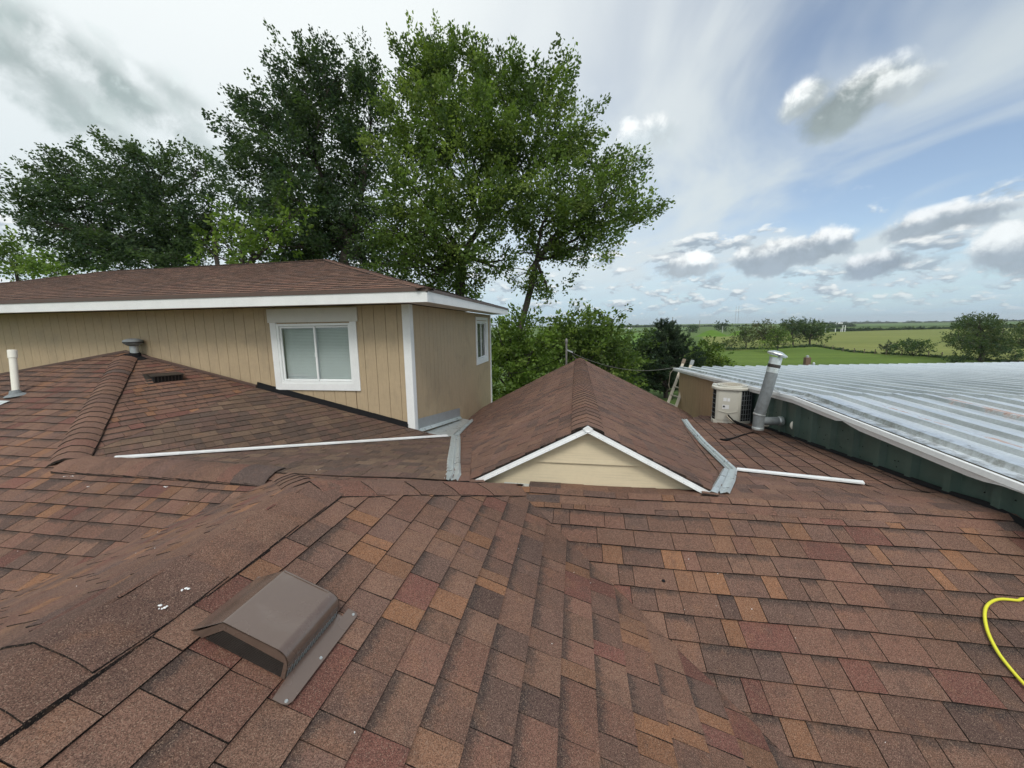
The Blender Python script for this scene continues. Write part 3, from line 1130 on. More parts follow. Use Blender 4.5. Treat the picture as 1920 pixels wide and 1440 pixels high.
# gable-end / back skins
MB().box((HXL, HYB + 0.001, -0.2), (HX, HYB + 0.02, ZE + EYE)).build('wall', M['tan'], tanh_)
MB().box((HXL - 0.02, HW, -0.2), (HXL - 0.001, HYB, ZE + EYE)).build('wall', M['tan'], tanh_)
# corner trim
MB().box((HX - 0.10, HW - 0.022, -1.66 + EYE), (HX + 0.022, HW - 0.002, ZE + EYE)).build('corner_trim', M['white'], tanh_, bevel=0.003)
MB().box((HX + 0.002, HW - 0.001, -1.62 + EYE), (HX + 0.022, HW + 0.10, ZE + EYE)).build('corner_trim', M['white'], tanh_, bevel=0.003)
MB().box((HX + 0.002, HYB - 0.06, -2.3 + EYE), (HX + 0.024, HYB + 0.03, ZE + EYE)).build('corner_trim', M['white'], tanh_)
# eaves
OV = 0.5
EX0, EX1, EY0, EY1 = HXL - OV, HX + OV, HW - OV, 11.25
z0, z1 = 0.352 + EYE, 0.505 + EYE
MB().box((EX0, EY0, z0), (EX1, EY0 + 0.02, z1)).build('fascia', M['white'], tanh_)
MB().box((EX1 - 0.02, EY0 + 0.021, z0), (EX1, EY1, z1)).build('fascia', M['white'], tanh_)
MB().box((EX0, EY0 + 0.022, z0 + 0.02), (EX1 - 0.021, HW - 0.001, z0 + 0.032)).build('soffit', M['header'], tanh_)
MB().box((HX + 0.001, HW, z0 + 0.02), (EX1 - 0.021, EY1, z0 + 0.032)).build('soffit', M['header'], tanh_)
dr = MB()
dr.box((EX0, EY0 - 0.012, z1 - 0.012), (EX1 + 0.012, EY0 - 0.001, z1 + 0.045))
dr.box((EX1 + 0.001, EY0, z1 - 0.012), (EX1 + 0.012, EY1, z1 + 0.03))
dr.build('drip_edge', M['brown_drip'], tanh_)
# hip roof
hp = ShinglePile()
zt = 0.535
c1, c2 = P3(EX1 + 0.01, EY0 - 0.01, zt), P3(EX0, EY0 - 0.01, zt)
c3, c4 = P3(EX1 + 0.01, EY1, zt), P3(EX0, EY1, zt)
ra, rb = P3(-5.58, 8.25, 1.575), P3(-11.5, 8.25, 1.55)
slope(hp, tanh_, [c1, ra, rb, c2], (1, 0, 0), seed=41, style='house', wave=False)
slope(hp, tanh_, [c1, c3, ra], (0, 1, 0), seed=42, style='house', wave=False)
slope(hp, tanh_, [c2, rb, c4], (0, 1, 0), seed=43, style='house', wave=False)
slope(hp, tanh_, [c3, c4, rb, ra], (1, 0, 0), seed=44, style='house', wave=False)
hp.flush(0)
caps(tanh_, c1, ra, (-0.75, -0.3, -0.16), (0.3, 0.75, -0.16), 0.13, seed=45, lift=0.008, round_=0.03)
caps(tanh_, c2, rb, (-0.3, 0.75, -0.16), (0.75, -0.3, -0.16), 0.13, seed=47, lift=0.008, round_=0.03)
caps(tanh_, ra, rb, (0, -1, -0.32), (0, 1, -0.32), 0.13, seed=46, lift=0.008, round_=0.03, expo=0.2)


# windows
def window(o, u, n, w, h, panes, header, lbl, blind=True):
    """o: lower-left corner of the opening; u: along the wall; n: outwards"""
    o, u, n = Vector(o), Vector(u), Vector(n)
    up = Vector((0, 0, 1))
    win = bpy.data.objects.new('window', None)
    COL.objects.link(win)
    win.parent = tanh_
    win.location = o - parent_loc(tanh_)
    win['label'] = lbl

    def bx(a0, a1, b0, b1, d0, d1, nm, mt, bevel=0.002):
        m_ = MB()
        vs = [o + u * a + up * b + n * d for d in (d0, d1) for (a, b) in ((a0, b0), (a1, b0), (a1, b1), (a0, b1))]
        m_.add(vs, [(3, 2, 1, 0), (4, 5, 6, 7), (0, 1, 5, 4), (1, 2, 6, 5), (2, 3, 7, 6), (3, 0, 4, 7)])
        return m_.build(nm, mt, win, bevel=bevel)
    T = 0.095
    # outer trim
    bx(-T, 0.012, -T, h + 0.02, 0.002, 0.024, 'trim_board', M['white'])
    bx(w - 0.012, w + T, -T, h + 0.02, 0.002, 0.024, 'trim_board', M['white'])
    bx(0.013, w - 0.013, -T, 0.012, 0.002, 0.023, 'trim_board', M['white'])
    if header:
        bx(-T - 0.03, w + T + 0.03, h + 0.021, h + 0.235, 0.003, 0.028, 'header_board', M['header'])
    else:
        bx(-T, w + T, h + 0.021, h + 0.10, 0.002, 0.024, 'trim_board', M['white'])
    # vinyl frame
    F = 0.035
    bx(0.012, 0.012 + F, 0.012, h, -0.05, 0.016, 'frame_member', M['vinyl'])
    bx(w - 0.012 - F, w - 0.012, 0.012, h, -0.05, 0.016, 'frame_member', M['vinyl'])
    bx(0.013 + F, w - 0.013 - F, 0.012, 0.012 + F, -0.05, 0.015, 'frame_member', M['vinyl'])
    bx(0.013 + F, w - 0.013 - F, h - F, h, -0.05, 0.015, 'frame_member', M['vinyl'])
    mid = w * 0.5
    S = 0.028
    for (a0, a1, d, mt) in ((0.014 + F, mid + 0.02, -0.020, 0), (mid - 0.02, w - 0.014 - F, -0.040, 1)):
        b0, b1 = 0.016 + F, h - F - 0.004
        bx(a0, a0 + S, b0, b1, d - 0.008, d + 0.012, 'sash_stile', M['vinyl'])
        bx(a1 - S, a1, b0, b1, d - 0.008, d + 0.012, 'sash_stile', M['vinyl'])
        bx(a0 + S, a1 - S, b0, b0 + S, d - 0.008, d + 0.011, 'sash_rail', M['vinyl'])
        bx(a0 + S, a1 - S, b1 - S, b1, d - 0.008, d + 0.011, 'sash_rail', M['vinyl'])
        bx(a0 + S, a1 - S, b0 + S, b1 - S, d - 0.001, d + 0.001, 'pane', M['glass'], 0)
    bx(mid - 0.008, mid + 0.008, h * 0.45, h * 0.52, -0.008, 0.004, 'latch', M['vinyl'])
    # slatted blind behind the glass
    if blind:
        bm_ = MB()
        k = 0
        z = 0.07
        while z < h - 0.05:
            a0, a1 = 0.05, w - 0.05
            vs = [o + u * a + up * (z + b) + n * d for (a, b, d) in ((a0, 0, -0.085), (a1, 0, -0.085), (a1, 0.021, -0.100), (a0, 0.021, -0.100))]
            bm_.add(vs, [(0, 1, 2, 3)])
            z += 0.0235
        bm_.build('blind', M['blind'], win, kind='stuff')
    bx(0, w, 0, h, -0.35, -0.34, 'room_shade', M['room'], 0)
    for (a0, a1, b0, b1) in ((-0.03, 0.0, -0.03, h + .03), (w, w + .03, -.03, h + .03), (0, w, -.03, 0), (0, w, h, h + .03)):
        bx(a0, a1, b0, b1, -0.339, -0.024, 'reveal', M['header'], 0)
    return win


window((WF[0], HW, WF[2] + EYE), (1, 0, 0), (0, -1, 0), WF[1] - WF[0], WF[3] - WF[2], 2, True, 'wide sliding window with closed slatted blind')
window((HX, WS[0], WS[2] + EYE), (0, 1, 0), (1, 0, 0), WS[1] - WS[0], WS[3] - WS[2], 2, False, 'narrow-looking side window with dark sash', blind=False)
# black rubber flashing where the shingles meet the wall, grey apron on the side wall
fb = MB()
N = 9
for i in range(N):
    xa, xb = -5.16 + (2.60) * i / N, -5.16 + 2.60 * (i + 1) / N
    za, zb = zG(xa, HW), zG(xb, HW)
    fb.add([P3(xa, HW - 0.006, za + 0.005), P3(xb, HW - 0.006, zb + 0.005), P3(xb, HW - 0.006, zb + 0.075), P3(xa, HW - 0.006, za + 0.078),
            P3(xa, HW - 0.05, za - 0.01), P3(xb, HW - 0.05, zb - 0.01), P3(xb, HW - 0.012, zb + 0.075), P3(xa, HW - 0.012, za + 0.078)],
           [(4, 5, 6, 7), (7, 6, 2, 3), (0, 3, 2, 1), (0, 1, 5, 4)])
fb.build('wall_flashing', M['black'], tanh_)
MB().prism([P3(HX + 0.004, HW + 0.13, -1.42), P3(HX + 0.004, 7.85, -1.71), P3(HX + 0.004, 7.85, zC(7.85) + 0.06), P3(HX + 0.004, HW + 0.13, zC(HW) + 0.03)], (0.003, 0, 0)).build('wall_flashing', M['galv_dull'], tanh_)
MB().prism([P3(HX + 0.008, HW + 0.12, zC(HW) + 0.075), P3(HX + 0.05, HW + 0.12, zC(HW) + 0.03), P3(HX + 0.05, 7.85, zC(7.85) + 0.045), P3(HX + 0.008, 7.85, zC(7.85) + 0.10)], (0.003, 0, 0.004)).build('wall_flashing', M['galv'], tanh_)
# faint horizontal seam of the sheet siding on the side wall
MB().box((HX + 0.0005, HW + 0.15, -0.235 + EYE), (HX + 0.0025, WS[0] - 0.12, -0.228 + EYE)).build('siding_seam', M['tan'], tanh_)

# ================================================================== steel building on the right
def steel_mat():
    mt, t, b, P = mat('bare_ribbed_steel')
    mp = t.new('ShaderNodeMapping')
    t.put(mp.inputs[0], P)
    mp.inputs['Scale'].default_value = (5.0, 0.7, 5.0)
    st = t.noise(mp.outputs[0], 1.0, 5, 0.62)
    sp = t.noise(P, 38, 3, 0.6)
    c = t.mix(t.ramp(st, 0.3, 0.7), (0.70, 0.75, 0.78), (0.84, 0.88, 0.90))
    c = t.vmath('SCALE', c, t.ramp(sp, 0.25, 0.75, 0.93, 1.06))
    # grime near the rake
    px_ = t.sep(P)[0]
    gn = t.noise(P, 7, 5, 0.7)
    c = t.mix(t.math('MULTIPLY', t.ramp(px_, 3.25, 2.85), t.ramp(gn, 0.42, 0.62, 0, 0.7)), c, (0.20, 0.19, 0.15))
    rust = None
    nz = t.vmath('SCALE', t.vmath('SUBTRACT', t.noise(P, 9, 4, 0.65, 0.0, 1), (0.5, 0.5, 0.5)), 0.22)
    Pn = t.vmath('ADD', P, nz)
    zmn = lambda x, y: -0.95 + 0.033 * (y - 5.5)
    for (px, py, s) in ((1675, 771, .9), (1762, 799, .9), (1811, 761, 1.0), (1897, 782, 1.1), (1863, 829, .9), (1750, 745, .8), (1735, 741, .5), (1905, 741, .7)):
        c0 = on_plane(px, py, zmn)
        dlt = t.vmath('SUBTRACT', Pn, tuple(c0))
        dlt = t.vmath('MULTIPLY', dlt, (1 / 0.055, 1 / 0.19, 0.0))
        ln = t.vmath('LENGTH', dlt, None, 1)
        mk = t.ramp(ln, 2.0 * s, 0.9 * s)
        rust = mk if rust is None else t.math('MAXIMUM', rust, mk)
    rustcol = t.mix(t.noise(P, 60, 3, 0.6), (0.28, 0.10, 0.05), (0.42, 0.24, 0.14))
    c = t.mix(t.math('MULTIPLY', rust, 0.85), c, rustcol)
    t.put(b.inputs['Base Color'], c)
    t.put(b.inputs['Metallic'], t.math('MULTIPLY', t.math('SUBTRACT', 1.0, rust), 0.85))
    t.put(b.inputs['Roughness'], t.ramp(st, 0.3, 0.7, 0.36, 0.48))
    return mt


M['steel'] = steel_mat()
steel = thing('steel_roofed_building', 'building with bare ribbed steel roof, green steel wall and white rake trim', 'building', (11.0, 7.0, 0))
MX0 = 2.80
RIB = 0.333
YR = 5.5
zMn = lambda y: -0.95 + 0.033 * (y - YR)
zMf = lambda y: -0.95 - 0.046 * (y - YR)
yend = lambda x: 11.75 + 0.29 * (x - MX0)
prof = [(0, 0), (0.116, 0), (0.134, 0.042), (0.198, 0.042), (0.216, 0), (RIB, 0)]


def roof_panel(x0, cnt, y0, y1f, zf, lift):
    """one sheet of cnt ribs running along y"""
    cs = []
    for k in range(cnt):
        for (a, h) in prof[:-1]:
            cs.append((x0 + k * RIB + a, h))
    cs.append((x0 + cnt * RIB + 0.03, 0.0))
    vs, fs = [], []
    ny = 5
    for i in range(ny + 1):
        for (x, h) in cs:
            y1 = y1f(x) if callable(y1f) else y1f
            y = y0 + (y1 - y0) * i / ny
            wv = 0.0
            vs.append(P3(x, y, zf(y) + h + lift + wv))
    k = len(cs)
    for i in range(ny):
        for j in range(k - 1):
            a = i * k + j
            fs.append((a, a + 1, a + k + 1, a + k))
    o = link('roof_panel', vs, fs, M['steel'], steel)
    md = o.modifiers.new('thick', 'SOLIDIFY')
    md.thickness = 0.0025
    return o


rp = random.Random(3)
x = MX0 + 0.05
i = 0
while x < 21:
    roof_panel(x, 3, 0.5, YR + 0.06, zMn, 0.006 + 0.002 * (i % 2))
    roof_panel(x, 3, YR - 0.05, yend, zMf, 0.001 + 0.002 * (i % 2))
    x += RIB * 3
    i += 1
# screws
sc = MB()
for row_y, zf in [(v, zMn) for v in (2.9, 3.6, 4.5, 5.35)] + [(v, zMf) for v in (5.9, 7.0, 8.2, 9.4, 10.6, 11.5)]:
    k = 0
    xx = MX0 + 0.05 + 0.29
    while xx < 14:
        if rp.random() < 0.8:
            sc.lathe(P3(xx + rp.uniform(-0.01, 0.01), row_y + rp.uniform(-0.03, 0.03), zf(row_y) + 0.006), [(0.020, 0), (0.018, 0.006), (0.006, 0.010)], 6)
        xx += RIB
sc.build('roof_screws', M['duct'], steel, kind='stuff')
# rake trim: cap strip and bent face, with a crumpled lower edge
def rake(y0, y1, zf, name='rake_trim'):
    N = max(4, int((y1 - y0) / 0.12))
    vs, fs = [], []
    rr_ = random.Random(int(y0 * 10))
    for i in range(N + 1):
        y = y0 + (y1 - y0) * i / N
        dent = max(0.0, math.sin(y * 5.1) * math.sin(y * 2.3 + 1)) * (0.05 if y < 4.6 else 0.008)
        z = zf(y)
        vs += [P3(MX0 + 0.03, y, z + 0.004), P3(MX0 + 0.015, y, z + 0.006), P3(MX0, y, z + 0.004), P3(MX0 - 0.012, y, z - 0.035),
               P3(MX0 - 0.002, y, z - 0.042), P3(MX0 + 0.006 - dent * 0.4, y, z - 0.085 + dent)]
    k = 6
    for i in range(N):
        for j in range(k - 1):
            a = i * k + j
            fs.append((a, a + k, a + k + 1, a + 1))
    o = link(name, vs, fs, M['rake'], steel)
    md = o.modifiers.new('thick', 'SOLIDIFY')
    md.thickness = 0.004
    md.offset = -1
    return o


rake(0.5, 5.46, zMn)
rake(5.44, 11.75, zMf)
# green ribbed wall sheets
def wall_sheet(y0, cnt, sp):
    cs = []
    for k in range(cnt):
        yy = y0 + k * sp
        cs += [(yy, 0), (yy + sp * 0.60, 0), (yy + sp * 0.68, -0.045), (yy + sp * 0.84, -0.045), (yy + sp * 0.92, 0)]
    cs.append((y0 + cnt * sp, 0))
    vs, fs = [], []
    for (yy, h) in cs:
        top = (zMn(yy) if yy < YR else zMf(yy)) - 0.04
        vs += [Vector((WALLX + h, yy, -0.2)), P3(WALLX + h, yy, -1.5), P3(WALLX + h, yy, top)]
    for j in range(len(cs) - 1):
        for e in (0, 1):
            a = j * 3 + e
            fs.append((a, a + 3, a + 4, a + 1))
    o = link('wall_sheet', vs, fs, M['green'], steel)
    return o


y = 0.6
while y < 7.5:
    wall_sheet(y, 3, 0.36)
    y += 1.08
yg = y
# beige boards at the far end
yy = yg
while yy < 11.5:
    MB().box((WALLX - 0.02, yy + 0.004, -0.2), (WALLX + 0.01, min(yy + 0.20, 11.5) - 0.004, zMf(yy + 0.1) - 0.05 + EYE)).build('siding_board', M['beige_wall'], steel)
    yy += 0.2
MB().box((WALLX + 0.012, 0.6, -0.2), (WALLX + 0.05, 11.5, zMf(11.5) - 0.08 + EYE)).build('wall_backing', M['deck'], steel)
MB().box((WALLX, 11.5, -0.2), (21.5, 11.55, zMf(11.5) - 0.08 + EYE)).build('wall', M['beige_wall'], steel)
ws = MB()
for k in range(90):
    yy = rp.uniform(2.5, 7.0)
    z = rp.uniform(-1.5, -1.05)
    ws.lathe(P3(WALLX - 0.002, yy, z), [(0.006, 0), (0.004, 0.004)], 5, Vector((-1, 0, 0)))
ws.build('wall_screws', M['dark'], steel, kind='stuff')
# black sealant line along the wall foot
sl_ = MB()
for i in range(18):
    ya, yb_ = 2.6 + i * 0.25, 2.6 + (i + 1) * 0.25
    f = lambda q: (zH(WALLX, q) if q > 3.4 else (zC(q) if q > UR else zB(q)))
    za, zb_ = f(ya), f(yb_)
    sl_.add([P3(WALLX - 0.065 - 0.012 * math.sin(ya * 9), ya, za + 0.012), P3(WALLX - 0.065 - 0.012 * math.sin(yb_ * 9), yb_, zb_ + 0.012), P3(WALLX - 0.034, yb_, zb_ + 0.04), P3(WALLX - 0.034, ya, za + 0.04)], [(0, 1, 2, 3)])
sl_.build('sealant', M['black'], steel)

# ================================================================== things on the roofs
# --- box vent on the near slope
nA = Vector((TP, 0, 1)).normalized()
dnA = Vector((1, 0, -TP)).normalized()        # down the slope
acr = Vector((0, 1, 0))


def VA(u, v, h):
    """point on slope A: u along y, v = x, h above the plane"""
    return P3(v, u, zA(v)) + nA * h


M['grille'] = paint('shaded_brown_grille', (0.035, 0.029, 0.026), 0.5, 0.1)  # near-black brown: shade of the unlit near side put into the louvre colour
vent = thing('box_vent', 'taupe metal slant-back box vent on the near shingle slope', 'roof vent', VA(1.1, -1.08, 0.0))
u0, u1 = 0.955, 1.225
HV = 0.098
# hood: slanted back, flat top, rounded front lip, open louvred sides
prof_ = [(-1.262, 0.006), (-1.166, HV - 0.004), (-1.162, HV - 0.001), (-1.156, HV), (-0.972, HV), (-0.966, HV - 0.0005), (-0.954, HV - 0.003), (-0.942, HV - 0.009), (-0.933, HV - 0.018), (-0.927, HV - 0.030), (-0.9255, HV - 0.040), (-0.925, HV - 0.048), (-0.922, 0.036)]
hood = MB()
vs = []
for (v, h) in prof_:
    vs += [VA(u0, v, h + 0.008), VA(u1, v, h + 0.008)]
fs = [(2 * i, 2 * i + 2, 2 * i + 3, 2 * i + 1) for i in range(len(prof_) - 1)]
hood.add(vs, fs)
ho = hood.build('hood', M['bronze'], vent, smooth=False)
md = ho.modifiers.new('thick', 'SOLIDIFY')
md.thickness = 0.003
md.offset = -1
bmx = bmesh.new()
bmx.from_mesh(ho.data)
for e in bmx.edges:
    if len(e.link_faces) == 2:
        e.smooth = e.calc_face_angle(0) < 0.62
# weighted normals keep the flats flat
wn = ho.modifiers.new('normals', 'WEIGHTED_NORMAL')
wn.keep_sharp = True
for e in []:
    pass
for f in bmx.faces:
    f.smooth = True
bmx.to_mesh(ho.data)
bmx.free()
# end cheeks: solid rim above, louvre field below
for (uu, sgn) in ((u0, -1), (u1, 1)):
    rim = [(-1.250, 0.012), (-1.160, HV + 0.006), (-0.972, HV + 0.008), (-0.942, HV - 0.001), (-0.929, HV - 0.018), (-0.924, HV - 0.040), (-0.921, 0.012), (-0.935, 0.012), (-0.938, HV - 0.026), (-1.152, HV - 0.018), (-1.215, 0.012)]
    n_ = len(rim)
    cz = MB()
    A_ = [VA(uu + sgn * 0.001, v, h) for (v, h) in rim]
    B_ = [VA(uu + sgn * 0.004, v, h) for (v, h) in rim]
    outer, inner = list(range(0, 7)), [10, 9, 9, 8, 8, 8, 7]
    fs = []
    for i in range(6):
        q = (outer[i], outer[i + 1], inner[i + 1], inner[i])
        q = tuple(dict.fromkeys(q))
        fs.append(q)
        fs.append(tuple(k + n_ for k in q[::-1]))
    cz.add(A_ + B_, fs)
    cz.build('end_cheek', M['bronze'], vent)
    lv = MB()
    for k in range(11):
        h = 0.012 + k * 0.0062
        va = -1.205 + 0.055 * (h - 0.012) / 0.07
        lv.bar(VA(uu - sgn * 0.004, va, h), VA(uu - sgn * 0.004, -0.937, h), 0.012, 0.0018, nA)
    for k in range(8):
        v = -1.19 + k * 0.036
        lv.bar(VA(uu - sgn * 0.003, v, 0.008), VA(uu - sgn * 0.003, v, min(HV - 0.022, 0.012 + max(0, (v + 1.205)) * 1.3)), 0.010, 0.003, acr)
    lv.build('louvre', M['grille'], vent, kind='stuff')
fr_ = MB()
for k in range(18):
    uu = u0 + 0.008 + k * (u1 - u0 - 0.016) / 17
    fr_.bar(VA(uu, -0.924, 0.008), VA(uu, -0.924, 0.046), 0.007, 0.002, dnA)
fr_.build('louvre', M['galv_dull'], vent, kind='stuff')
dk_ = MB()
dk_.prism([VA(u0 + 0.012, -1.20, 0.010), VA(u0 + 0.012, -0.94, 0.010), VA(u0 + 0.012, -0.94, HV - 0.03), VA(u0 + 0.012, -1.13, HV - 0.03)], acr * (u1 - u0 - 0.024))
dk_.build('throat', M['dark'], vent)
# base flange with rounded corners
fl_ = []
def rc(u, v, su, sv, r=0.018):
    return [(u + su * r, v), (u + su * r * 0.3, v + sv * r * 0.3), (u, v + sv * r)] 
pts = [(0.957, -1.262), (0.957, -0.920), (0.888, -0.912), (0.888, -0.880), (0.893, -0.866), (0.906, -0.860), (1.262, -0.860), (1.275, -0.866), (1.280, -0.880), (1.280, -0.905), (1.238, -0.905), (1.238, -1.262)]
MB().prism([VA(u, v, 0.0105 + (0.002 if v > -0.95 else 0)) for (u, v) in pts][::-1], nA * 0.003).build('flange', M['bronze'], vent)

# seam lip along the far edge of the hood, and screws
MB().bar(VA(u1 - 0.004, -1.160, HV + 0.008), VA(u1 - 0.004, -0.975, HV + 0.008), 0.006, 0.003, nA).build('seam_lip', M['bronze'], vent)
sb = MB()
for (uu, vv) in ((0.90, -0.875), (1.06, -0.872), (1.265, -0.875)):
    sb.lathe(VA(uu, vv, 0.0155), [(0.006, 0), (0.004, 0.003)], 8, nA)
sb.build('fastener', M['galv_dull'], vent, kind='stuff')
# --- yellow hose
hs = [(1990, 1150), (1945, 1138), (1905, 1133), (1872, 1131), (1852, 1140), (1845, 1158), (1850, 1190), (1868, 1228), (1893, 1262), (1925, 1298), (1960, 1335), (2010, 1380)]
pts = []
for (px, py) in hs:
    p = on_plane(px, py, lambda x, y: zB(y))
    pts.append(p + Vector((0, 0, 0.024)))
pts = [P3(2.80, 0.7, zB(0.7) + 0.03), P3(2.82, 1.5, zB(1.5) + 0.028), P3(2.78, 2.1, zB(2.1) + 0.026)] + pts[1:]
pts += [P3(2.25, 1.35, max(zB(1.35), zA(2.25)) + 0.024), P3(2.45, 0.8, max(zB(0.8), zA(2.45)) + 0.024), P3(2.3, 0.0, max(zB(0.0), zA(2.3)) + 0.024), P3(2.0, -0.8, zA(2.0) + 0.024)]
fine = []
for i in range(len(pts) - 1):
    a, b, c, d = pts[max(i - 1, 0)], pts[i], pts[i + 1], pts[min(i + 2, len(pts) - 1)]
    for k in range(6):
        t = k / 6
        fine.append(0.5 * ((2 * b) + (c - a) * t + (2 * a - 5 * b + 4 * c - d) * t * t + (3 * b - a - 3 * c + d) * t ** 3))
fine.append(pts[-1])
tag(MB().tube(fine, 0.0072, 10).build('air_hose', M['hose'], smooth=True), 'bright yellow hose looped on the shingles at the picture edge', 'hose')

# --- plastic soil pipe at the far left
pb = on_plane(30, 742, lambda x, y: zB(y))
pipe = thing('plastic_vent_pipe', 'white plastic vent pipe with grey boot near the tan wall', 'vent pipe', pb)
dep = (pb - CAM).dot(FWD)
pt_ = pxd(23, 660, dep * 1.0)
MB().tube([pb - Vector((0, 0, 0.05)), pb.lerp(pt_, 0.87)], 0.038, 14).build('pipe', M['pvc'], pipe, auto=True)
ax_ = (pt_ - pb).normalized()
MB().lathe(pb.lerp(pt_, 0.86), [(0.040, 0), (0.046, 0.004), (0.046, 0.11), (0.038, 0.115), (0.034, 0.07)], 16, ax_).build('coupling', M['pvc'], pipe, auto=True)
nB_ = Vector((0, -TP, 1)).normalized()
MB().lathe(pb - nB_ * 0.02, [(0.12, 0.02), (0.11, 0.03), (0.065, 0.05), (0.048, 0.09), (0.042, 0.10)], 16, (nB_ + ax_).normalized()).build('boot', M['duct'], pipe, auto=True)
fc = pb + Vector((-0.05, -0.22, -0.22 * TP + 0.012))
MB().bar(fc + Vector((-0.22, 0, 0)), fc + Vector((0.2, 0, 0)), 0.16, 0.004, nB_).build('flange', M['galv'], pipe)

# --- round-capped metal pipe by the peak
mb_ = on_plane(254, 670, lambda x, y: zG(x, y))
cap_ = thing('capped_vent_pipe', 'short metal vent pipe with round mushroom cap at the roof peak', 'vent pipe', mb_)
nG_ = Vector((0.235, -0.14, 1)).normalized()
MB().lathe(mb_ - Vector((0, 0, 0.05)), [(0.058, 0), (0.058, 0.25)], 16).build('pipe', M['galv_dull'], cap_, auto=True)
MB().lathe(mb_ + Vector((0, 0, 0.19)), [(0.06, 0), (0.095, 0.02), (0.125, 0.05), (0.132, 0.065), (0.132, 0.085), (0.125, 0.10), (0.07, 0.122), (0.03, 0.128)], 20).build('cap', M['duct'], cap_, auto=True)
MB().lathe(mb_ + Vector((0, 0, 0.195)), [(0.1, 0.048), (0.134, 0.05), (0.134, 0.064), (0.1, 0.066)], 20).build('cap_vent_band', M['dark'], cap_, auto=True)
MB().lathe(mb_ + nG_ * 0.005, [(0.20, 0.0), (0.19, 0.012), (0.09, 0.03), (0.064, 0.08)], 18, nG_).build('boot', M['black'], cap_, auto=True)

# --- small dark box vent on the upper triangle
vb = on_plane(305, 712, lambda x, y: zG(x, y))
sv = thing('small_roof_vent', 'small dark brown square roof vent near the capped pipe', 'roof vent', vb)
ax1 = Vector((0.235, -0.14, 0)); ax1.z = -(0.235 ** 2 + 0.14 ** 2); ax1.normalize()      # down the slope
ax2 = nG_.cross(ax1).normalized()
c0 = vb + Vector((0, 0.06, 0.012))
def SV(a, b, h):
    return c0 + ax1 * a + ax2 * b + nG_ * h
top = MB()
top.prism([SV(-0.22, -0.19, 0.004), SV(0.17, -0.19, 0.10), SV(0.17, 0.19, 0.10), SV(-0.22, 0.19, 0.004)], nG_ * 0.012)
top.build('hood', M['darkvent'], sv)
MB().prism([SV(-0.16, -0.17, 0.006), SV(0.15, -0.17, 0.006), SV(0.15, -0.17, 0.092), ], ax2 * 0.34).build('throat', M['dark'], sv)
MB().prism([SV(-0.26, -0.24, 0.0), SV(0.24, -0.24, 0.0), SV(0.24, 0.24, 0.0), SV(-0.26, 0.24, 0.0)], nG_ * 0.004).build('flange', M['darkvent'], sv)
lv = MB()
for k in range(9):
    lv.bar(SV(0.160, -0.16 + k * 0.04, 0.0), SV(0.160, -0.16 + k * 0.04, 0.095), 0.012, 0.004, ax1)
lv.build('louvre', M['darkvent'], sv, kind='stuff')

# --- flue of the steel building
DF = 5.50
fp = [pxd(1421, 805, DF), pxd(1424, 776, DF - .03), pxd(1437, 735, DF - .15), pxd(1448, 697, DF - .2)]
flue = thing('flue_pipe', 'leaning grey metal flue with shiny top section and rain hood', 'chimney flue', fp[0])
MB().tube([fp[0], fp[1]], 0.072, 18).build('tee_section', M['duct'], flue, auto=True)
MB().tube([fp[1] - Vector((0, 0, 0.01)), fp[1].lerp(fp[2], .15), fp[2], fp[3]], [0.076, 0.074, 0.072, 0.072], 18).build('lower_pipe', M['duct'], flue, auto=True)
axf = (fp[3] - fp[2]).normalized()
for (t_, r_) in ((0.0, 0.080), (0.05, 0.078)):
    MB().lathe(fp[1] + axf * (t_ - 0.02), [(r_ - 0.008, 0), (r_, 0.008), (r_, 0.022), (r_ - 0.008, 0.03)], 18, axf).build('band', M['galv'], flue, auto=True)
MB().lathe(fp[0] + Vector((0, 0, 0.0)), [(0.074, 0), (0.077, 0.01), (0.077, 0.03), (0.073, 0.04)], 18).build('band', M['galv'], flue, auto=True)
MB().tube([fp[3] - axf * 0.01, fp[3] + axf * 0.20], 0.074, 20).build('upper_pipe', M['galv'], flue, auto=True)
MB().lathe(fp[3] + axf * 0.06, [(0.0745, 0), (0.0765, 0.004), (0.0765, 0.042), (0.0745, 0.046)], 20, axf).build('vent_slot', M['darkvent'], flue, auto=True)
ht = fp[3] + axf * 0.24
MB().lathe(ht, [(0.120, -0.012), (0.130, 0.0), (0.125, 0.012), (0.05, 0.045), (0.01, 0.048)], 8, (axf + Vector((0.16, 0, 0))).normalized()).build('rain_hood', M['galv'], flue)
leg_ = axf.orthogonal().normalized()
for k in range(3):
    d_ = Matrix.Rotation(k * 2.1, 3, axf) @ leg_
    MB().bar(fp[3] + axf * 0.17 + d_ * 0.075, ht + d_ * 0.08, 0.02, 0.003, d_).build('hood_bracket', M['galv_dull'], flue)
tee = fp[0].lerp(fp[1], 0.55)
tw = Vector((WALLX - 0.03, tee.y + 0.02, tee.z + 0.0))
MB().tube([tee, tw], 0.058, 16).build('side_pipe', M['duct'], flue, auto=True)
MB().lathe(tw - Vector((0.06, 0, 0)), [(0.060, 0), (0.066, 0.01), (0.066, 0.05), (0.060, 0.06)], 16, Vector((1, 0, 0))).build('band', M['galv'], flue, auto=True)
# strap to the rake
MB().bar(fp[2].lerp(fp[3], 0.1) + Vector((0.08, 0, 0)), fp[2].lerp(fp[3], 0.1) + Vector((0.16, 0, -0.05)), 0.02, 0.02).build('strap', M['galv_dull'], flue)

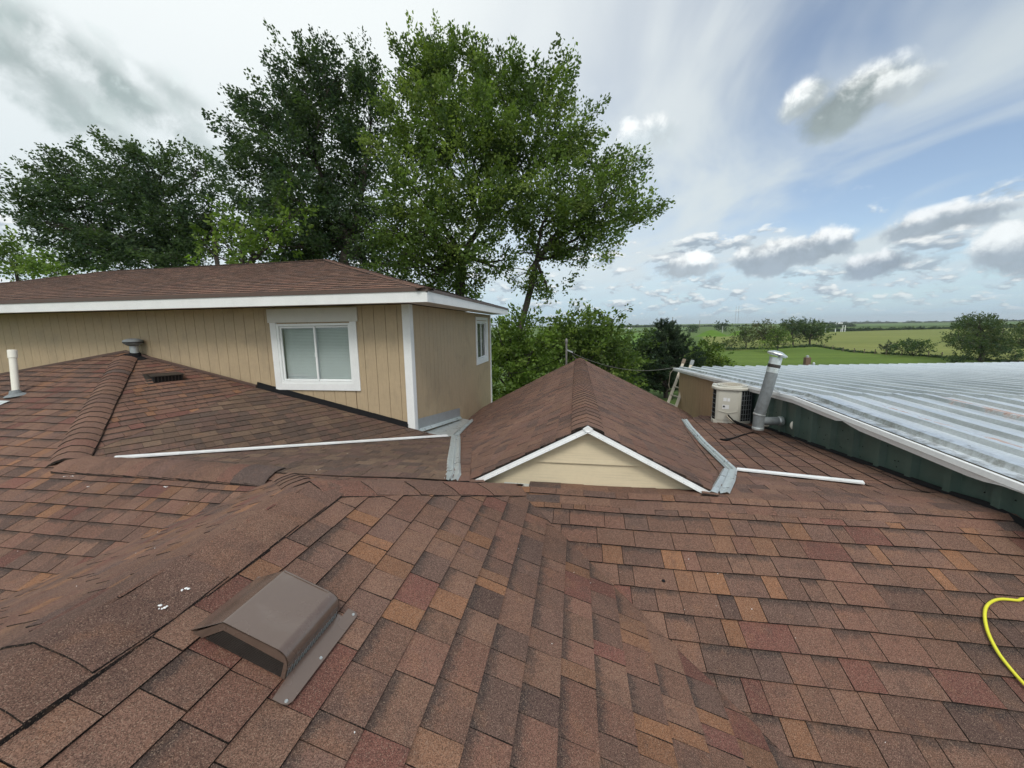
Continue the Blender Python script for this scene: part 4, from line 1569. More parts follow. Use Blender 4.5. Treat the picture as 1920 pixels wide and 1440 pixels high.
# --- air conditioner
acb = P3(2.52, 6.95, zH(2.52, 6.95))
acb = pxd(1369, 788, (acb - CAM).dot(FWD))
acz = zH(acb.x, acb.y) + EYE
ac = thing('air_conditioner', 'pale grey outdoor air conditioner unit beside the flue pipe', 'air conditioner', (acb.x, acb.y, acz))
to = Vector((CAM.x - acb.x, CAM.y - acb.y, 0)).normalized()
rt = Vector((-to.y, to.x, 0))
if rt.dot(RIGHT) < 0:
    rt = -rt
AW, AH = 0.285, 0.52
def AC(a, b, h):
    return Vector((acb.x, acb.y, acz)) + rt * a + to * b + Vector((0, 0, h))
z0_ = 0.06
# plan of the casing: flat front panel, louvred flanks
plan = [(-0.20, 0.20), (0.12, 0.20), (0.29, 0.06), (0.29, -0.22), (-0.29, -0.22), (-0.29, 0.06)]
MB().prism([AC(a, b, z0_) for (a, b) in ((-0.23, 0.19), (-0.19, 0.215), (0.10, 0.215), (0.14, 0.19), (0.14, 0.10), (-0.23, 0.10))], (0, 0, AH)).build('front_panel', M['ac'], ac, bevel=0.006)
MB().prism([AC(a, b, z0_) for (a, b) in ((0.142, 0.17), (0.28, 0.05), (0.28, -0.22), (-0.28, -0.22), (-0.28, 0.08), (-0.232, 0.16))], (0, 0, AH - 0.004)).build('coil', M['dark'], ac)
gr2 = MB()
for k in range(8):
    h = z0_ + 0.04 + k * 0.078
    gr2.tube([AC(0.145, 0.178, h), AC(0.285, 0.056, h), AC(0.285, -0.2, h)], 0.004, 5)
    gr2.tube([AC(-0.235, 0.168, h), AC(-0.286, 0.084, h), AC(-0.286, -0.2, h)], 0.004, 5)
for k in range(5):
    f = k / 4
    p_ = Vector((0.145 + 0.14 * f, 0.178 - 0.122 * f, 0))
    gr2.tube([AC(p_.x, p_.y, z0_), AC(p_.x, p_.y, z0_ + AH)], 0.004, 5)
gr2.build('coil_guard', M['duct'], ac, kind='stuff')
lid = [(-0.25, 0.215), (-0.20, 0.245), (0.11, 0.245), (0.17, 0.20), (0.31, 0.07), (0.31, -0.25), (-0.31, -0.25), (-0.31, 0.09)]
MB().prism([AC(a, b, z0_ + AH) for (a, b) in lid], (0, 0, 0.045)).build('lid', M['ac'], ac, bevel=0.01)
MB().prism([AC(a, b, 0.0) for (a, b) in ((-0.25, 0.21), (0.14, 0.21), (0.29, 0.06), (0.29, -0.23), (-0.29, -0.23), (-0.29, 0.09))], (0, 0, z0_ - 0.002)).build('base_pan', M['ac'], ac)
MB().lathe(AC(0, -0.02, z0_ + AH + 0.046), [(0.235, 0), (0.235, 0.02), (0.215, 0.024), (0.20, 0.004)], 24).build('fan_ring', M['ac'], ac, auto=True)
fg = MB()
for k in range(5):
    r_ = 0.03 + k * 0.04
    fg.tube([AC(r_ * math.cos(t), -0.02 + r_ * math.sin(t), z0_ + AH + 0.066) for t in [2 * math.pi * j / 20 for j in range(21)]], 0.003, 4, False)
for k in range(6):
    t = k * math.pi / 3
    fg.tube([AC(0, -0.02, z0_ + AH + 0.068), AC(0.22 * math.cos(t), -0.02 + 0.22 * math.sin(t), z0_ + AH + 0.066)], 0.003, 4)
fg.build('fan_guard', M['alu'], ac, kind='stuff')
MB().lathe(AC(0, -0.02, z0_ + AH + 0.05), [(0.07, 0), (0.07, 0.014), (0.03, 0.018)], 14).build('fan_hub', M['alu'], ac)
# stickers, service cover
MB().prism([AC(-0.12, 0.217, z0_ + 0.33), AC(-0.07, 0.217, z0_ + 0.33), AC(-0.07, 0.217, z0_ + 0.39), AC(-0.12, 0.217, z0_ + 0.39)], to * 0.001).build('sticker', M['label'], ac)
MB().prism([AC(-0.06, 0.217, z0_ + 0.33), AC(-0.02, 0.217, z0_ + 0.33), AC(-0.02, 0.217, z0_ + 0.385), AC(-0.06, 0.217, z0_ + 0.385)], to * 0.001).build('sticker', M['label'], ac)
MB().prism([AC(-0.13, 0.217, z0_ + 0.20), AC(-0.03, 0.217, z0_ + 0.20), AC(-0.03, 0.217, z0_ + 0.27), AC(-0.13, 0.217, z0_ + 0.27)], to * 0.001).build('sticker', M['label'], ac)
MB().prism([AC(-0.12, 0.2185, z0_ + 0.225), AC(-0.09, 0.2185, z0_ + 0.225), AC(-0.09, 0.2185, z0_ + 0.255), AC(-0.12, 0.2185, z0_ + 0.255)], to * 0.001).build('sticker_print', M['dark'], ac)
cv = MB()
for k in range(9):
    a0, a1 = -0.20 + k * 0.034, -0.20 + (k + 1) * 0.034
    h0, h1 = [z0_ + 0.17 - 0.035 * math.sin(math.pi * (q + 0.20) / 0.306) for q in (a0, a1)]
    cv.bar(AC(a0, 0.219, h0), AC(a1, 0.219, h1), 0.012, 0.006, Vector((0, 0, 1)))
cv.build('service_cover_rim', M['ac'], ac)
for k in range(2):
    MB().tube([AC(-0.03 - 0.03 * k, 0.21, z0_ + 0.10), AC(-0.02 - 0.03 * k, 0.26, z0_ + 0.09), AC(0.05 - 0.03 * k, 0.27, z0_ + 0.02), AC(0.12, 0.25, 0.015)], 0.012, 8).build('refrigerant_line', M['alu'] if k else M['black'], ac, smooth=True)

# --- cables and scraps at the foot of the flue
def on_H(px, py, lift=0.02):
    p = on_plane(px, py, zH)
    return p + Vector((0, 0, lift))
tag(MB().tube([on_H(1352, 787, .05), on_H(1368, 793, .06), on_H(1385, 797, .03), on_H(1400, 803, .03), on_H(1415, 808, .03)], 0.022, 8).build('insulated_cable', M['black'], smooth=True), 'black insulated line running from the air conditioner to the flue', 'cable')
tag(MB().tube([on_H(1412, 812, .01), on_H(1395, 817), on_H(1375, 824), on_H(1360, 828), on_H(1350, 826)], [0.008, 0.008, 0.01, 0.022, 0.008], 7).build('loose_wire', M['black'], smooth=True), 'loose black wire end lying on the shingles below the flue', 'cable')
stub = on_H(1430, 805, 0.07)
tag(MB().tube([stub, stub + Vector((0.16, 0.03, 0.0))], 0.036, 12).build('plastic_drain_stub', M['pvc'], auto=True), 'short cream plastic pipe stub at the foot of the flue', 'pipe')
hole = P3(WALLX - 0.036, 5.62, -1.37)
tag(MB().lathe(hole + Vector((0.02, 0, 0)), [(0.055, 0), (0.055, 0.012), (0.03, 0.03), (0.012, 0.032)], 12, Vector((-1, 0, 0))).build('foam_plug', M['pvc'], auto=True), 'yellowed round foam plug in the green wall', 'wall plug')

# --- ladder at the far corner of the steel roof
lt, lb = pxd(1297, 681, 11.3), pxd(1264, 772, 10.6)
dl = (lt - lb).normalized()
lb = lb - dl * ((lb.z - 0.0) / dl.z)
side = Vector((-0.30, 0.95, 0)).normalized() * 0.42
lad = thing('ladder', 'weathered aluminium ladder leaning on the far corner of the steel roof', 'ladder', lb)
lt = lt + dl * 0.05
for s_, mt_ in ((0, 'alu'), (1, 'alu')):
    MB().bar(lb + side * s_, lt + side * s_, 0.03, 0.075, Vector((1, 0, 0.3)), -0.0375).build('rail', M[mt_], lad)
    MB().bar(lt + side * s_ - dl * 0.12, lt + side * s_ + dl * 0.06, 0.06, 0.10, Vector((1, 0, 0.3)), -0.05).build('end_cap', M['duct'] if s_ == 0 else M['wood'], lad, bevel=0.015)
L_ = (lt - lb).length
k = 0.3
while k < L_ - 0.15:
    MB().tube([lb + dl * k, lb + dl * k + side], 0.022, 8).build('rung', M['alu'], lad)
    k += 0.305

# --- service mast and overhead wires
mastb = P3(-0.12, YE_ + 0.12, 0.0)
mt0 = px_y(1063, 676, YE_ + 0.12)
mt1 = px_y(1062, 640, YE_ + 0.12)
mast = thing('service_mast', 'grey service mast pipe rising behind the gable roof end', 'mast', (mt0.x, mt0.y, 0))
MB().tube([Vector((mt0.x, mt0.y, 0)), mt1], 0.026, 10).build('pole', M['pole_grey'], mast, auto=True)
MB().lathe(mt1 - Vector((0, 0, 0.05)), [(0.03, 0), (0.038, 0.02), (0.038, 0.08), (0.02, 0.12), (0.01, 0.125)], 12).build('weather_head', M['pole_grey'], mast, auto=True)
MB().bar(mt1 - Vector((0.02, 0, 0.22)), mt1 - Vector((-0.16, 0, 0.30)), 0.03, 0.03).build('insulator', M['galv_dull'], mast)


def sag(a, b, s, n=14):
    a, b = Vector(a), Vector(b)
    return [a.lerp(b, i / n) - Vector((0, 0, s * 4 * (i / n) * (1 - i / n))) for i in range(n + 1)]


wa = mt1 - Vector((-0.15, 0, 0.30))
corner = P3(MX0 + 0.05, 11.7, zMf(11.7))
tag(MB().tube(sag(wa, corner + Vector((0, 0, 0.03)), 0.25), 0.006, 5).build('overhead_wire', M['pole_grey']), 'grey overhead wire from the mast to the steel roof corner', 'wire')
tag(MB().tube(sag(wa - Vector((0, 0, 0.05)), corner + Vector((0, 0.05, -1.25)), 0.35), 0.007, 5).build('overhead_wire', M['pole_grey']), 'thin lower wire sagging from the mast below the steel roof corner', 'wire')
tag(MB().tube(sag(mt1 - Vector((0, 0, 0.35)), P3(-2.4, 12.5, -1.55), 0.12), 0.008, 5).build('overhead_wire', M['black']), 'black wire from the mast towards the tan house', 'wire')
tag(MB().tube([corner + Vector((0, 0.06, 0.0)), corner + Vector((-0.12, 0.08, -0.15)), corner + Vector((-0.15, 0.08, -0.5)), corner + Vector((-0.02, 0.08, -0.95))], 0.012, 6).build('drip_loop_wire', M['alu'], smooth=True), 'pale wire looping down at the steel roof corner', 'wire')

# --- stub chimney on the far eave
cb = on_plane(1512, 684, lambda x, y: zMf(y))
cb = px_y(1512, 690, cb.y + 0.6)
chz = proj
st_ = thing('stub_chimney', 'short brown chimney stub beyond the far steel roof edge', 'chimney', (cb.x, cb.y, 0))
MB().box((cb.x - 0.075, cb.y - 0.075, 0), (cb.x + 0.075, cb.y + 0.075, px_y(1512, 670, cb.y).z)).build('stack', M['brick'], st_)
MB().lathe((cb.x, cb.y, px_y(1512, 670, cb.y).z), [(0.04, 0), (0.04, 0.06), (0.02, 0.07)], 10).build('pot', M['galv_dull'], st_)
MB().lathe((cb.x + 0.15, cb.y - 0.1, 0), [(0.04, 0), (0.04, px_y(1512, 681, cb.y).z), (0.03, px_y(1512, 679, cb.y).z)], 10).build('side_pipe', M['galv'], st_)

# ================================================================== land
def grass_mat(name, c1, c2, c3, scale=0.25, streak=None):
    mt, t, b, P = mat(name)
    n1 = t.noise(P, scale, 5, 0.6, 0.2)
    n2 = t.noise(P, scale * 12, 4, 0.6)
    c = t.mix(t.ramp(n1, 0.35, 0.65), c1, c2)
    c = t.mix(t.ramp(n2, 0.4, 0.7, 0, 0.6), c, c3)
    if streak:
        mp = t.new('ShaderNodeMapping')
        t.put(mp.inputs[0], P)
        mp.inputs['Rotation'].default_value = (0, 0, streak[0])
        mp.inputs['Scale'].default_value = (streak[1], streak[2], 1)
        s = t.noise(mp.outputs[0], 1.0, 3, 0.55)
        c = t.mix(t.ramp(s, 0.42, 0.62, 0, 0.5), c, tuple(v * 0.72 for v in c1))
    t.put(b.inputs['Base Color'], c)
    b.inputs['Roughness'].default_value = 0.95
    b.inputs['Specular IOR Level'].default_value = 0.1
    bump(t, b, n2, 0.4, 0.3)
    return mt


M['ground'] = grass_mat('meadow', (0.085, 0.14, 0.035), (0.11, 0.16, 0.045), (0.06, 0.10, 0.03), 0.012)
M['lawn'] = grass_mat('mown_lawn', (0.100, 0.160, 0.028), (0.122, 0.182, 0.034), (0.080, 0.130, 0.025), 0.05, (0.35, 0.02, 0.35))
M['hay'] = grass_mat('hay_field', (0.19, 0.215, 0.060), (0.155, 0.190, 0.050), (0.215, 0.225, 0.075), 0.03, (0.25, 0.006, 0.09))
M['crop'] = grass_mat('young_crop', (0.105, 0.20, 0.030), (0.085, 0.17, 0.028), (0.13, 0.21, 0.04), 0.01, (1.2, 0.01, 0.08))
M['farfield'] = grass_mat('far_pasture', (0.12, 0.19, 0.075), (0.09, 0.16, 0.06), (0.15, 0.20, 0.09), 0.004)

vs, fs = [], []
rings = [0] + [6 * 1.12 ** i for i in range(66)]
NA = 144
for r in rings:
    for k in range(NA):
        a = 2 * math.pi * k / NA
        x, y = r * math.sin(a), r * math.cos(a)
        vs.append((x, y, gh(x, y)))
for i in range(len(rings) - 1):
    for k in range(NA):
        a, b = i * NA + k, i * NA + (k + 1) % NA
        fs.append((a, b, b + NA, a + NA))
link('ground', vs, fs, M['ground'], smooth=True, kind='structure', center=False)


def ground_px(px, py, dz=0.0):
    """where a pixel ray meets the land"""
    r = ray(px, py)
    t = 5.0
    while t < 9000:
        p = CAM + r * t
        if p.z < gh(p.x, p.y) + dz:
            return p
        t *= 1.004
        t += 0.02
    return CAM + r * 9000


def field(name, near, far, mtl, lift, nx=40, ny=14):
    """a sheet over the land between two pixel outlines (same point count)"""
    def lerp_list(l, t):
        t = t * (len(l) - 1)
        i = min(int(t), len(l) - 2)
        return l[i].lerp(l[i + 1], t - i)
    N_ = [Vector((p.x, p.y, 0)) for p in (ground_px(*q) for q in near)]
    F_ = [Vector((p.x, p.y, 0)) for p in (ground_px(*q) for q in far)]
    vs, fs = [], []
    for j in range(ny + 1):
        for i in range(nx + 1):
            p = lerp_list(N_, i / nx).lerp(lerp_list(F_, i / nx), j / ny)
            vs.append((p.x, p.y, gh(p.x, p.y) + lift))
    for j in range(ny):
        for i in range(nx):
            a = j * (nx + 1) + i
            fs.append((a, a + 1, a + nx + 2, a + nx + 1))
    o = link(name, vs, fs, mtl, smooth=True, kind='structure')
    return o


fence_px = [(1338, 658), (1400, 657), (1440, 654), (1490, 649), (1520, 648), (1545, 652), (1575, 658), (1610, 662), (1660, 665), (1720, 668), (1790, 672), (1850, 676), (1925, 680), (2000, 683)]
field('lawn', [(1250, 790), (1400, 790), (1600, 800), (1800, 820), (2050, 840)], [(1318, 662), (1440, 654), (1525, 648), (1700, 667), (2000, 683)], M['lawn'], 0.06)
field('hay_field', fence_px, [(1315, 631), (1400, 630), (1450, 629), (1500, 626), (1530, 624), (1560, 623), (1590, 622), (1620, 621), (1660, 619.5), (1720, 618), (1790, 617), (1850, 616), (1925, 615), (2000, 614)], M['hay'], 0.10, 60, 16)
field('crop_field', [(1130, 668), (1200, 660), (1290, 652)], [(1150, 627), (1220, 624), (1270, 626)], M['crop'], 0.12)
field('far_pasture', [(1560, 613.5), (1700, 611.5), (1920, 609)], [(1560, 609.6), (1700, 607.8), (1920, 604.8)], M['farfield'], 0.5)
field('far_crop_field', [(1165, 622), (1230, 621), (1300, 619.5)], [(1165, 617), (1230, 616.3), (1300, 615.4)], M['farfield'], 0.5)


# grassy mounds beyond the hay field
def mound(px, py, wpx, hpx, lbl):
    p = ground_px(px, py)
    d = (p - CAM).dot(FWD)
    w, h = wpx * d / FPX / 2, hpx * d / FPX
    vs, fs = [], []
    n, rN = 28, 8
    for i in range(rN + 1):
        f = i / rN
        for k in range(n):
            a = 2 * math.pi * k / n
            q = Vector((p.x + math.cos(a) * w * f * 1.0, p.y + math.sin(a) * w * 0.7 * f, 0))
            q.z = gh(q.x, q.y) - 0.2 + h * (math.cos(f * math.pi) * 0.5 + 0.5) * (1 + 0.05 * math.sin(a * 3))
            vs.append(q)
    for i in range(rN):
        for k in range(n):
            a, b = i * n + k, i * n + (k + 1) % n
            fs.append((a, b, b + n, a + n))
    link('grass_mound', vs, fs, M['crop'], smooth=True, kind='structure')


mound(1335, 631, 75, 12, '')
mound(1385, 629, 50, 9, '')


# ================================================================== trees
def leaf_mat(name, trans=0.35, gain=1.0):
    mt = bpy.data.materials.new(name)
    mt.use_nodes = True
    t = NT(mt.node_tree)
    b = t.n['Principled BSDF']
    at = t.new('ShaderNodeAttribute', attribute_name='tint')
    c = t.vmath('MULTIPLY', at.outputs['Color'], (gain * 1.04, gain * 0.95, gain * 1.06))
    t.put(b.inputs['Base Color'], c)
    b.inputs['Roughness'].default_value = 0.55
    b.inputs['Specular IOR Level'].default_value = 0.15
    tr = t.new('ShaderNodeBsdfTranslucent')
    t.put(tr.inputs[0], t.vmath('MULTIPLY', c, (1.25, 1.35, 0.6)))
    mx = t.new('ShaderNodeMixShader')
    mx.inputs[0].default_value = trans
    t.l.new(b.outputs[0], mx.inputs[1])
    t.l.new(tr.outputs[0], mx.inputs[2])
    t.l.new(mx.outputs[0], t.n['Material Output'].inputs[0])
    return mt


M['leaf'] = leaf_mat('broad_leaf', 0.42, 1.32)
M['needle'] = leaf_mat('pine_needle', 0.1)
M['bark'] = paint('bark', (0.055, 0.045, 0.037), 0.95, 0.35, 9.0, 0.4, (0.02, 0.018, 0.016), grain=(14, 14, 2.5), bumpy=0.8)


def np_mesh(name, V_, nper, tint, mtl, parent, kind=None):
    """many separate small faces with nper corners each, one tint per face"""
    n = len(V_) // nper
    me = bpy.data.meshes.new(name)
    c = V_.mean(0)
    c[2] = V_[:, 2].min()
    me.vertices.add(len(V_))
    me.vertices.foreach_set('co', (V_ - c).astype(np.float32).ravel())
    me.loops.add(n * nper)
    me.loops.foreach_set('vertex_index', np.arange(n * nper, dtype=np.int32))
    me.polygons.add(n)
    me.polygons.foreach_set('loop_start', np.arange(0, n * nper, nper, dtype=np.int32))
    me.polygons.foreach_set('loop_total', np.full(n, nper, dtype=np.int32))
    me.materials.append(mtl)
    a = me.attributes.new('tint', 'FLOAT_COLOR', 'FACE')
    a.data.foreach_set('color', np.concatenate([tint, np.ones((n, 1))], 1).astype(np.float32).ravel())
    me.update(calc_edges=True)
    me.validate()
    o = bpy.data.objects.new(name, me)
    COL.objects.link(o)
    if parent is not None:
        o.parent = parent
        o.location = Vector(c) - parent_loc(parent)
    else:
        o.location = c
    if kind:
        o['kind'] = kind
    return o


def unit(v):
    return v / np.maximum(np.linalg.norm(v, axis=-1, keepdims=True), 1e-9)


def leaves(centers, dirs, size, rng, droop=0.35, width=0.62):
    """folded kite-shaped leaves; returns corner array (n*4,3)"""
    n = len(centers)
    d = unit(dirs + rng.normal(0, 0.55, (n, 3)) + np.array([0, 0, -droop]))
    r = rng.normal(0, 1, (n, 3))
    s = unit(np.cross(d, r))
    nrm = np.cross(s, d)
    L = size * rng.uniform(0.65, 1.25, (n, 1))
    Wd = L * width * rng.uniform(0.8, 1.2, (n, 1)) * 0.5
    p0 = centers
    tip = centers + d * L
    mid = centers + d * L * 0.45
    a = mid + s * Wd + nrm * Wd * 0.25
    b = mid - s * Wd + nrm * Wd * 0.25
    return np.stack([p0, a, tip, b], 1).reshape(-1, 3)


def crown_points(lobes, density, spray, rng, shell=0.55, lift=0.45, lean=(0, 0, 0), per=26, cl=0.11):
    """lobes: (centre(3), radii(3)); returns leaf centres, dirs and which cluster"""
    C, Dn, K, tops = [], [], [], []
    kk = 0
    for (c, rad) in lobes:
        c, rad = np.array(c), np.array(rad)
        vol = rad[0] * rad[1] * rad[2]
        n = max(6, int(density * vol ** 0.80))
        u = unit(rng.normal(0, 1, (n, 3)))
        rr = rng.uniform(0, 1, (n, 1)) ** (shell * 0.6)
        # lumpy surface
        lump = 1 + 0.16 * np.sin(u[:, :1] * 5.1 + c[0]) * np.sin(u[:, 2:] * 4.7 + c[1]) + rng.normal(0, 0.06, (n, 1))
        pos = c + u * rad * rr * lump
        out = unit(u * np.array([1, 1, 0.7]) + np.array([0, 0, lift]) + np.array(lean))
        ln = spray * rng.uniform(0.6, 1.5, (n, 1))
        m = per
        t = rng.uniform(0, 1, (n, m, 1))
        base = pos[:, None, :] + out[:, None, :] * ln[:, None, :] * t
        jit = rng.normal(0, 1, (n, m, 3)) * cl * (1.15 - 0.7 * t)
        pts = (base + jit).reshape(-1, 3)
        C.append(pts)
        Dn.append(np.repeat(out, m, 0))
        K.append(np.repeat(np.arange(kk, kk + n), m))
        kk += n
        tops.append((c, pos, out, ln))
    return np.concatenate(C), np.concatenate(Dn), np.concatenate(K), tops


def tint_leaves(n, K, pal, rng, var=0.10):
    nk = K.max() + 1
    base = np.array(pal)[rng.integers(0, len(pal), nk)]
    g = rng.uniform(0.78, 1.22, (nk, 1))
    t = (base * g)[K]
    return np.clip(t * rng.uniform(1 - var, 1 + var, (n, 1)), 0.004, 0.9)


def limb(mb, a, b, r0, r1, rng, bend=0.12, n=6, sides=7):
    a, b = Vector(a), Vector(b)
    L = (b - a).length
    off = Vector(rng.normal(0, bend * L, 3))
    off.z = abs(off.z) * 0.6
    pts, rad = [], []
    for i in range(n + 1):
        t = i / n
        p = a.lerp(b, t) + off * (4 * t * (1 - t)) * 0.5
        p += Vector(rng.normal(0, 0.012 * L, 3)) * (1 if 0 < i < n else 0)
        pts.append(p)
        rad.append(r0 + (r1 - r0) * t)
    mb.tube(pts, rad, sides)
    return pts


def tree(name, label, cat, base, lobes, fork, pal, seed, density, leaf, spray=0.7, trunk_r=0.25, group=None, shell=0.55, lift=0.45,
         lean=(0, 0, 0), per=26, cl=0.11, twigs=10, mtl='leaf', droop=0.35, stems=None, branches=True):
    rng = np.random.default_rng(seed)
    base = Vector(base)
    t = thing(name, label, cat, base, group)
    C, Dn, K, tops = crown_points(lobes, density, spray, rng, shell, lift, lean, per, cl)
    V_ = leaves(C, Dn, leaf, rng, droop)
    np_mesh('crown', V_, 4, tint_leaves(len(C), K, pal, rng), M[mtl], t)
    tb = MB()
    br = MB()
    for (b0, f0, r0) in (stems or [(base, fork, trunk_r)]):
        b0, f0 = Vector(b0), Vector(f0)
        limb(tb, b0 - Vector((0, 0, 0.2)), f0, r0, r0 * 0.62, rng, 0.05, 8, 9)
    forks = [Vector(s[1]) for s in (stems or [(base, fork, trunk_r)])]
    fr = [s[2] for s in (stems or [(base, fork, trunk_r)])]
    if branches:
        for (c, pos, out, ln) in tops:
            c = Vector(c)
            i = min(range(len(forks)), key=lambda q: (forks[q] - c).length)
            r = fr[i] * 0.45
            pts = limb(br, forks[i], c, r, r * 0.35, rng, 0.10, 7, 6)
            idx = rng.integers(0, len(pos), min(twigs, len(pos)))
            for q in idx:
                st = pts[int(rng.integers(3, len(pts)))]
                limb(br, st, pos[q] + out[q] * ln[q] * 0.7, r * 0.28, r * 0.06, rng, 0.10, 4, 4)
    tb.build('trunk', M['bark'], t, smooth=True)
    if branches:
        br.build('branches', M['bark'], t, smooth=True)
    return t


def plobes(lst, depth, thick=1.0, down=0.0):
    """(px, py, rx_px, ry_px[, ddepth]) -> lobes in metres at a distance"""
    out = []
    for l in lst:
        d = depth + (l[4] if len(l) > 4 else 0)
        c = pxd(l[0], l[1] + down * max(0.0, (480 - l[1]) / 360.0), d)
        rx, rz = l[2] * d / FPX * 0.93, l[3] * d / FPX * 0.90
        out.append((tuple(c), (rx, max(rx, rz) * 0.85 * thick, rz)))
    return out


BRIGHT = [(0.098, 0.162, 0.034), (0.078, 0.134, 0.030), (0.120, 0.186, 0.040), (0.060, 0.104, 0.026), (0.145, 0.212, 0.050)]
MIDG = [(0.056, 0.098, 0.026), (0.046, 0.082, 0.024), (0.070, 0.115, 0.030)]
DARKG = [(0.042, 0.076, 0.036), (0.035, 0.066, 0.034), (0.052, 0.088, 0.038), (0.050, 0.086, 0.032)]
LIME = [(0.098, 0.170, 0.028), (0.080, 0.142, 0.026), (0.122, 0.195, 0.038), (0.066, 0.120, 0.025)]


def yard(p):
    return Vector((p.x, p.y, gh(p.x, p.y)))


# --- big bright maple behind the tan house
d1 = 17.5
L1 = plobes([(850, 135, 85, 62), (790, 120, 48, 50, .5), (935, 140, 70, 50), (1015, 175, 62, 55, -.5), (770, 230, 68, 80, -1.0), (880, 260, 100, 85, -1.2),
             (990, 275, 85, 75, -.6), (1078, 240, 42, 50, .3), (1125, 300, 42, 42), (1172, 335, 32, 28, .2), (1195, 395, 40, 25), (1120, 395, 70, 50, -.4),
             (1030, 385, 80, 60, -1.2), (800, 370, 85, 70, -1.8), (920, 395, 75, 60, -1.6), (755, 445, 58, 40, -1.5), (840, 460, 75, 45, -2.0), (1090, 465, 66, 34, -.3),
             (1010, 470, 48, 34, .4), (815, 515, 58, 26, -1.0), (735, 500, 40, 24), (930, 500, 36, 26), (1030, 545, 34, 24), (985, 520, 30, 20), (800, 545, 50, 16), (870, 548, 44, 16)], d1, 1.0, 22.0)
b1 = yard(pxd(862, 620, d1))
f1 = pxd(868, 480, d1)
b1b = yard(pxd(930, 640, d1 + .6))
f1b = pxd(1005, 490, d1)
tree('maple_tree', 'tall bright green maple with spreading crown behind the tan house', 'tree', b1, L1, f1, BRIGHT + MIDG, 101, 30, 0.150, 0.85, 0.30, shell=0.75, lift=0.75,
     stems=[(b1, f1, 0.32), (b1b, f1b, 0.20), (f1, pxd(905, 420, d1), 0.17)], per=82, cl=0.20, twigs=16)

# --- dark maple left of it
d2 = 19.5
L2 = plobes([(640, 120, 48, 48), (575, 140, 44, 50), (700, 130, 32, 44), (525, 205, 48, 54, -.3), (610, 220, 66, 66), (690, 240, 44, 80, .5), (470, 230, 34, 46),
             (560, 300, 70, 56, -.5), (480, 320, 48, 52), (660, 350, 58, 62, .4), (570, 385, 72, 46, -.8), (500, 400, 50, 38), (640, 430, 62, 38), (555, 455, 75, 28), (690, 430, 36, 45, .8), (720, 470, 40, 26, 1.0), (620, 478, 70, 20), (690, 500, 50, 22, .6), (540, 490, 60, 16)], d2, 1.0, 22.0)
b2 = yard(pxd(640, 620, d2))
f2 = pxd(655, 440, d2)
tree('dark_maple_tree', 'tall dark green maple left of the bright maple', 'tree', b2, L2, f2, DARKG, 102, 28, 0.160, 0.95, 0.30, shell=0.75, lean=(-0.25, 0, 0.1),
     stems=[(b2, f2, 0.32), (f2, pxd(690, 300, d2), 0.16), (f2, pxd(590, 300, d2), 0.14)], per=80, cl=0.21, twigs=16)

# --- windswept maple on the left
d3 = 20.5
L3 = plobes([(225, 305, 44, 42), (145, 325, 44, 34), (75, 350, 42, 20), (70, 405, 42, 20), (150, 385, 58, 38), (245, 370, 60, 46), (305, 320, 36, 40), (300, 400, 60, 46),
             (130, 440, 58, 26), (215, 450, 66, 30), (310, 470, 60, 28), (372, 330, 36, 46), (385, 400, 36, 50), (180, 478, 50, 22), (370, 460, 40, 30), (260, 490, 70, 18), (350, 492, 60, 16), (330, 430, 50, 40)], d3, 1.0, 16.0)
b3 = yard(pxd(300, 640, d3))
f3 = pxd(295, 460, d3)
tree('windswept_maple_tree', 'dark maple with branches swept to the left above the roof ridge', 'tree', b3, L3, f3, DARKG, 103, 28, 0.160, 1.0, 0.26, shell=0.75,
     lean=(-0.7, 0, 0.1), stems=[(b3, f3, 0.28), (f3, pxd(280, 370, d3), 0.13), (yard(pxd(400, 640, d3)), pxd(402, 430, d3), 0.16)], per=80, cl=0.21, twigs=14)

# --- lighter young tree in front of the dark ones
L4 = plobes([(420, 455, 40, 32), (455, 420, 36, 34), (520, 445, 40, 30), (545, 400, 28, 30), (400, 478, 32, 16), (480, 475, 50, 20)], 16.5)
b4 = yard(pxd(460, 640, 16.5))
tree('young_maple_tree', 'lighter green young tree just above the middle of the roof ridge', 'tree', b4, L4, pxd(460, 500, 16.5), LIME + BRIGHT, 104, 40, 0.19, 0.6, 0.12, lean=(-.3, 0, 0), per=22, cl=0.14, twigs=6)
# --- far-left trees
L5 = plobes([(18, 490, 34, 32), (45, 475, 26, 28), (60, 505, 30, 22)], 30)
tree('left_edge_tree', 'pale green tree at the far left edge above the roof', 'tree', yard(pxd(30, 640, 30)), L5, pxd(30, 510, 30), MIDG + BRIGHT, 105, 34, 0.25, 0.8, 0.15, per=20, cl=0.2, twigs=5)
L6 = plobes([(110, 500, 34, 22), (150, 495, 24, 26), (85, 508, 26, 16)], 28)
tree('left_small_tree', 'yellow-green small tree right of the far left edge tree', 'tree', yard(pxd(125, 640, 28)), L6, pxd(125, 515, 28), LIME, 106, 34, 0.25, 0.8, 0.13, per=20, cl=0.2, twigs=5)

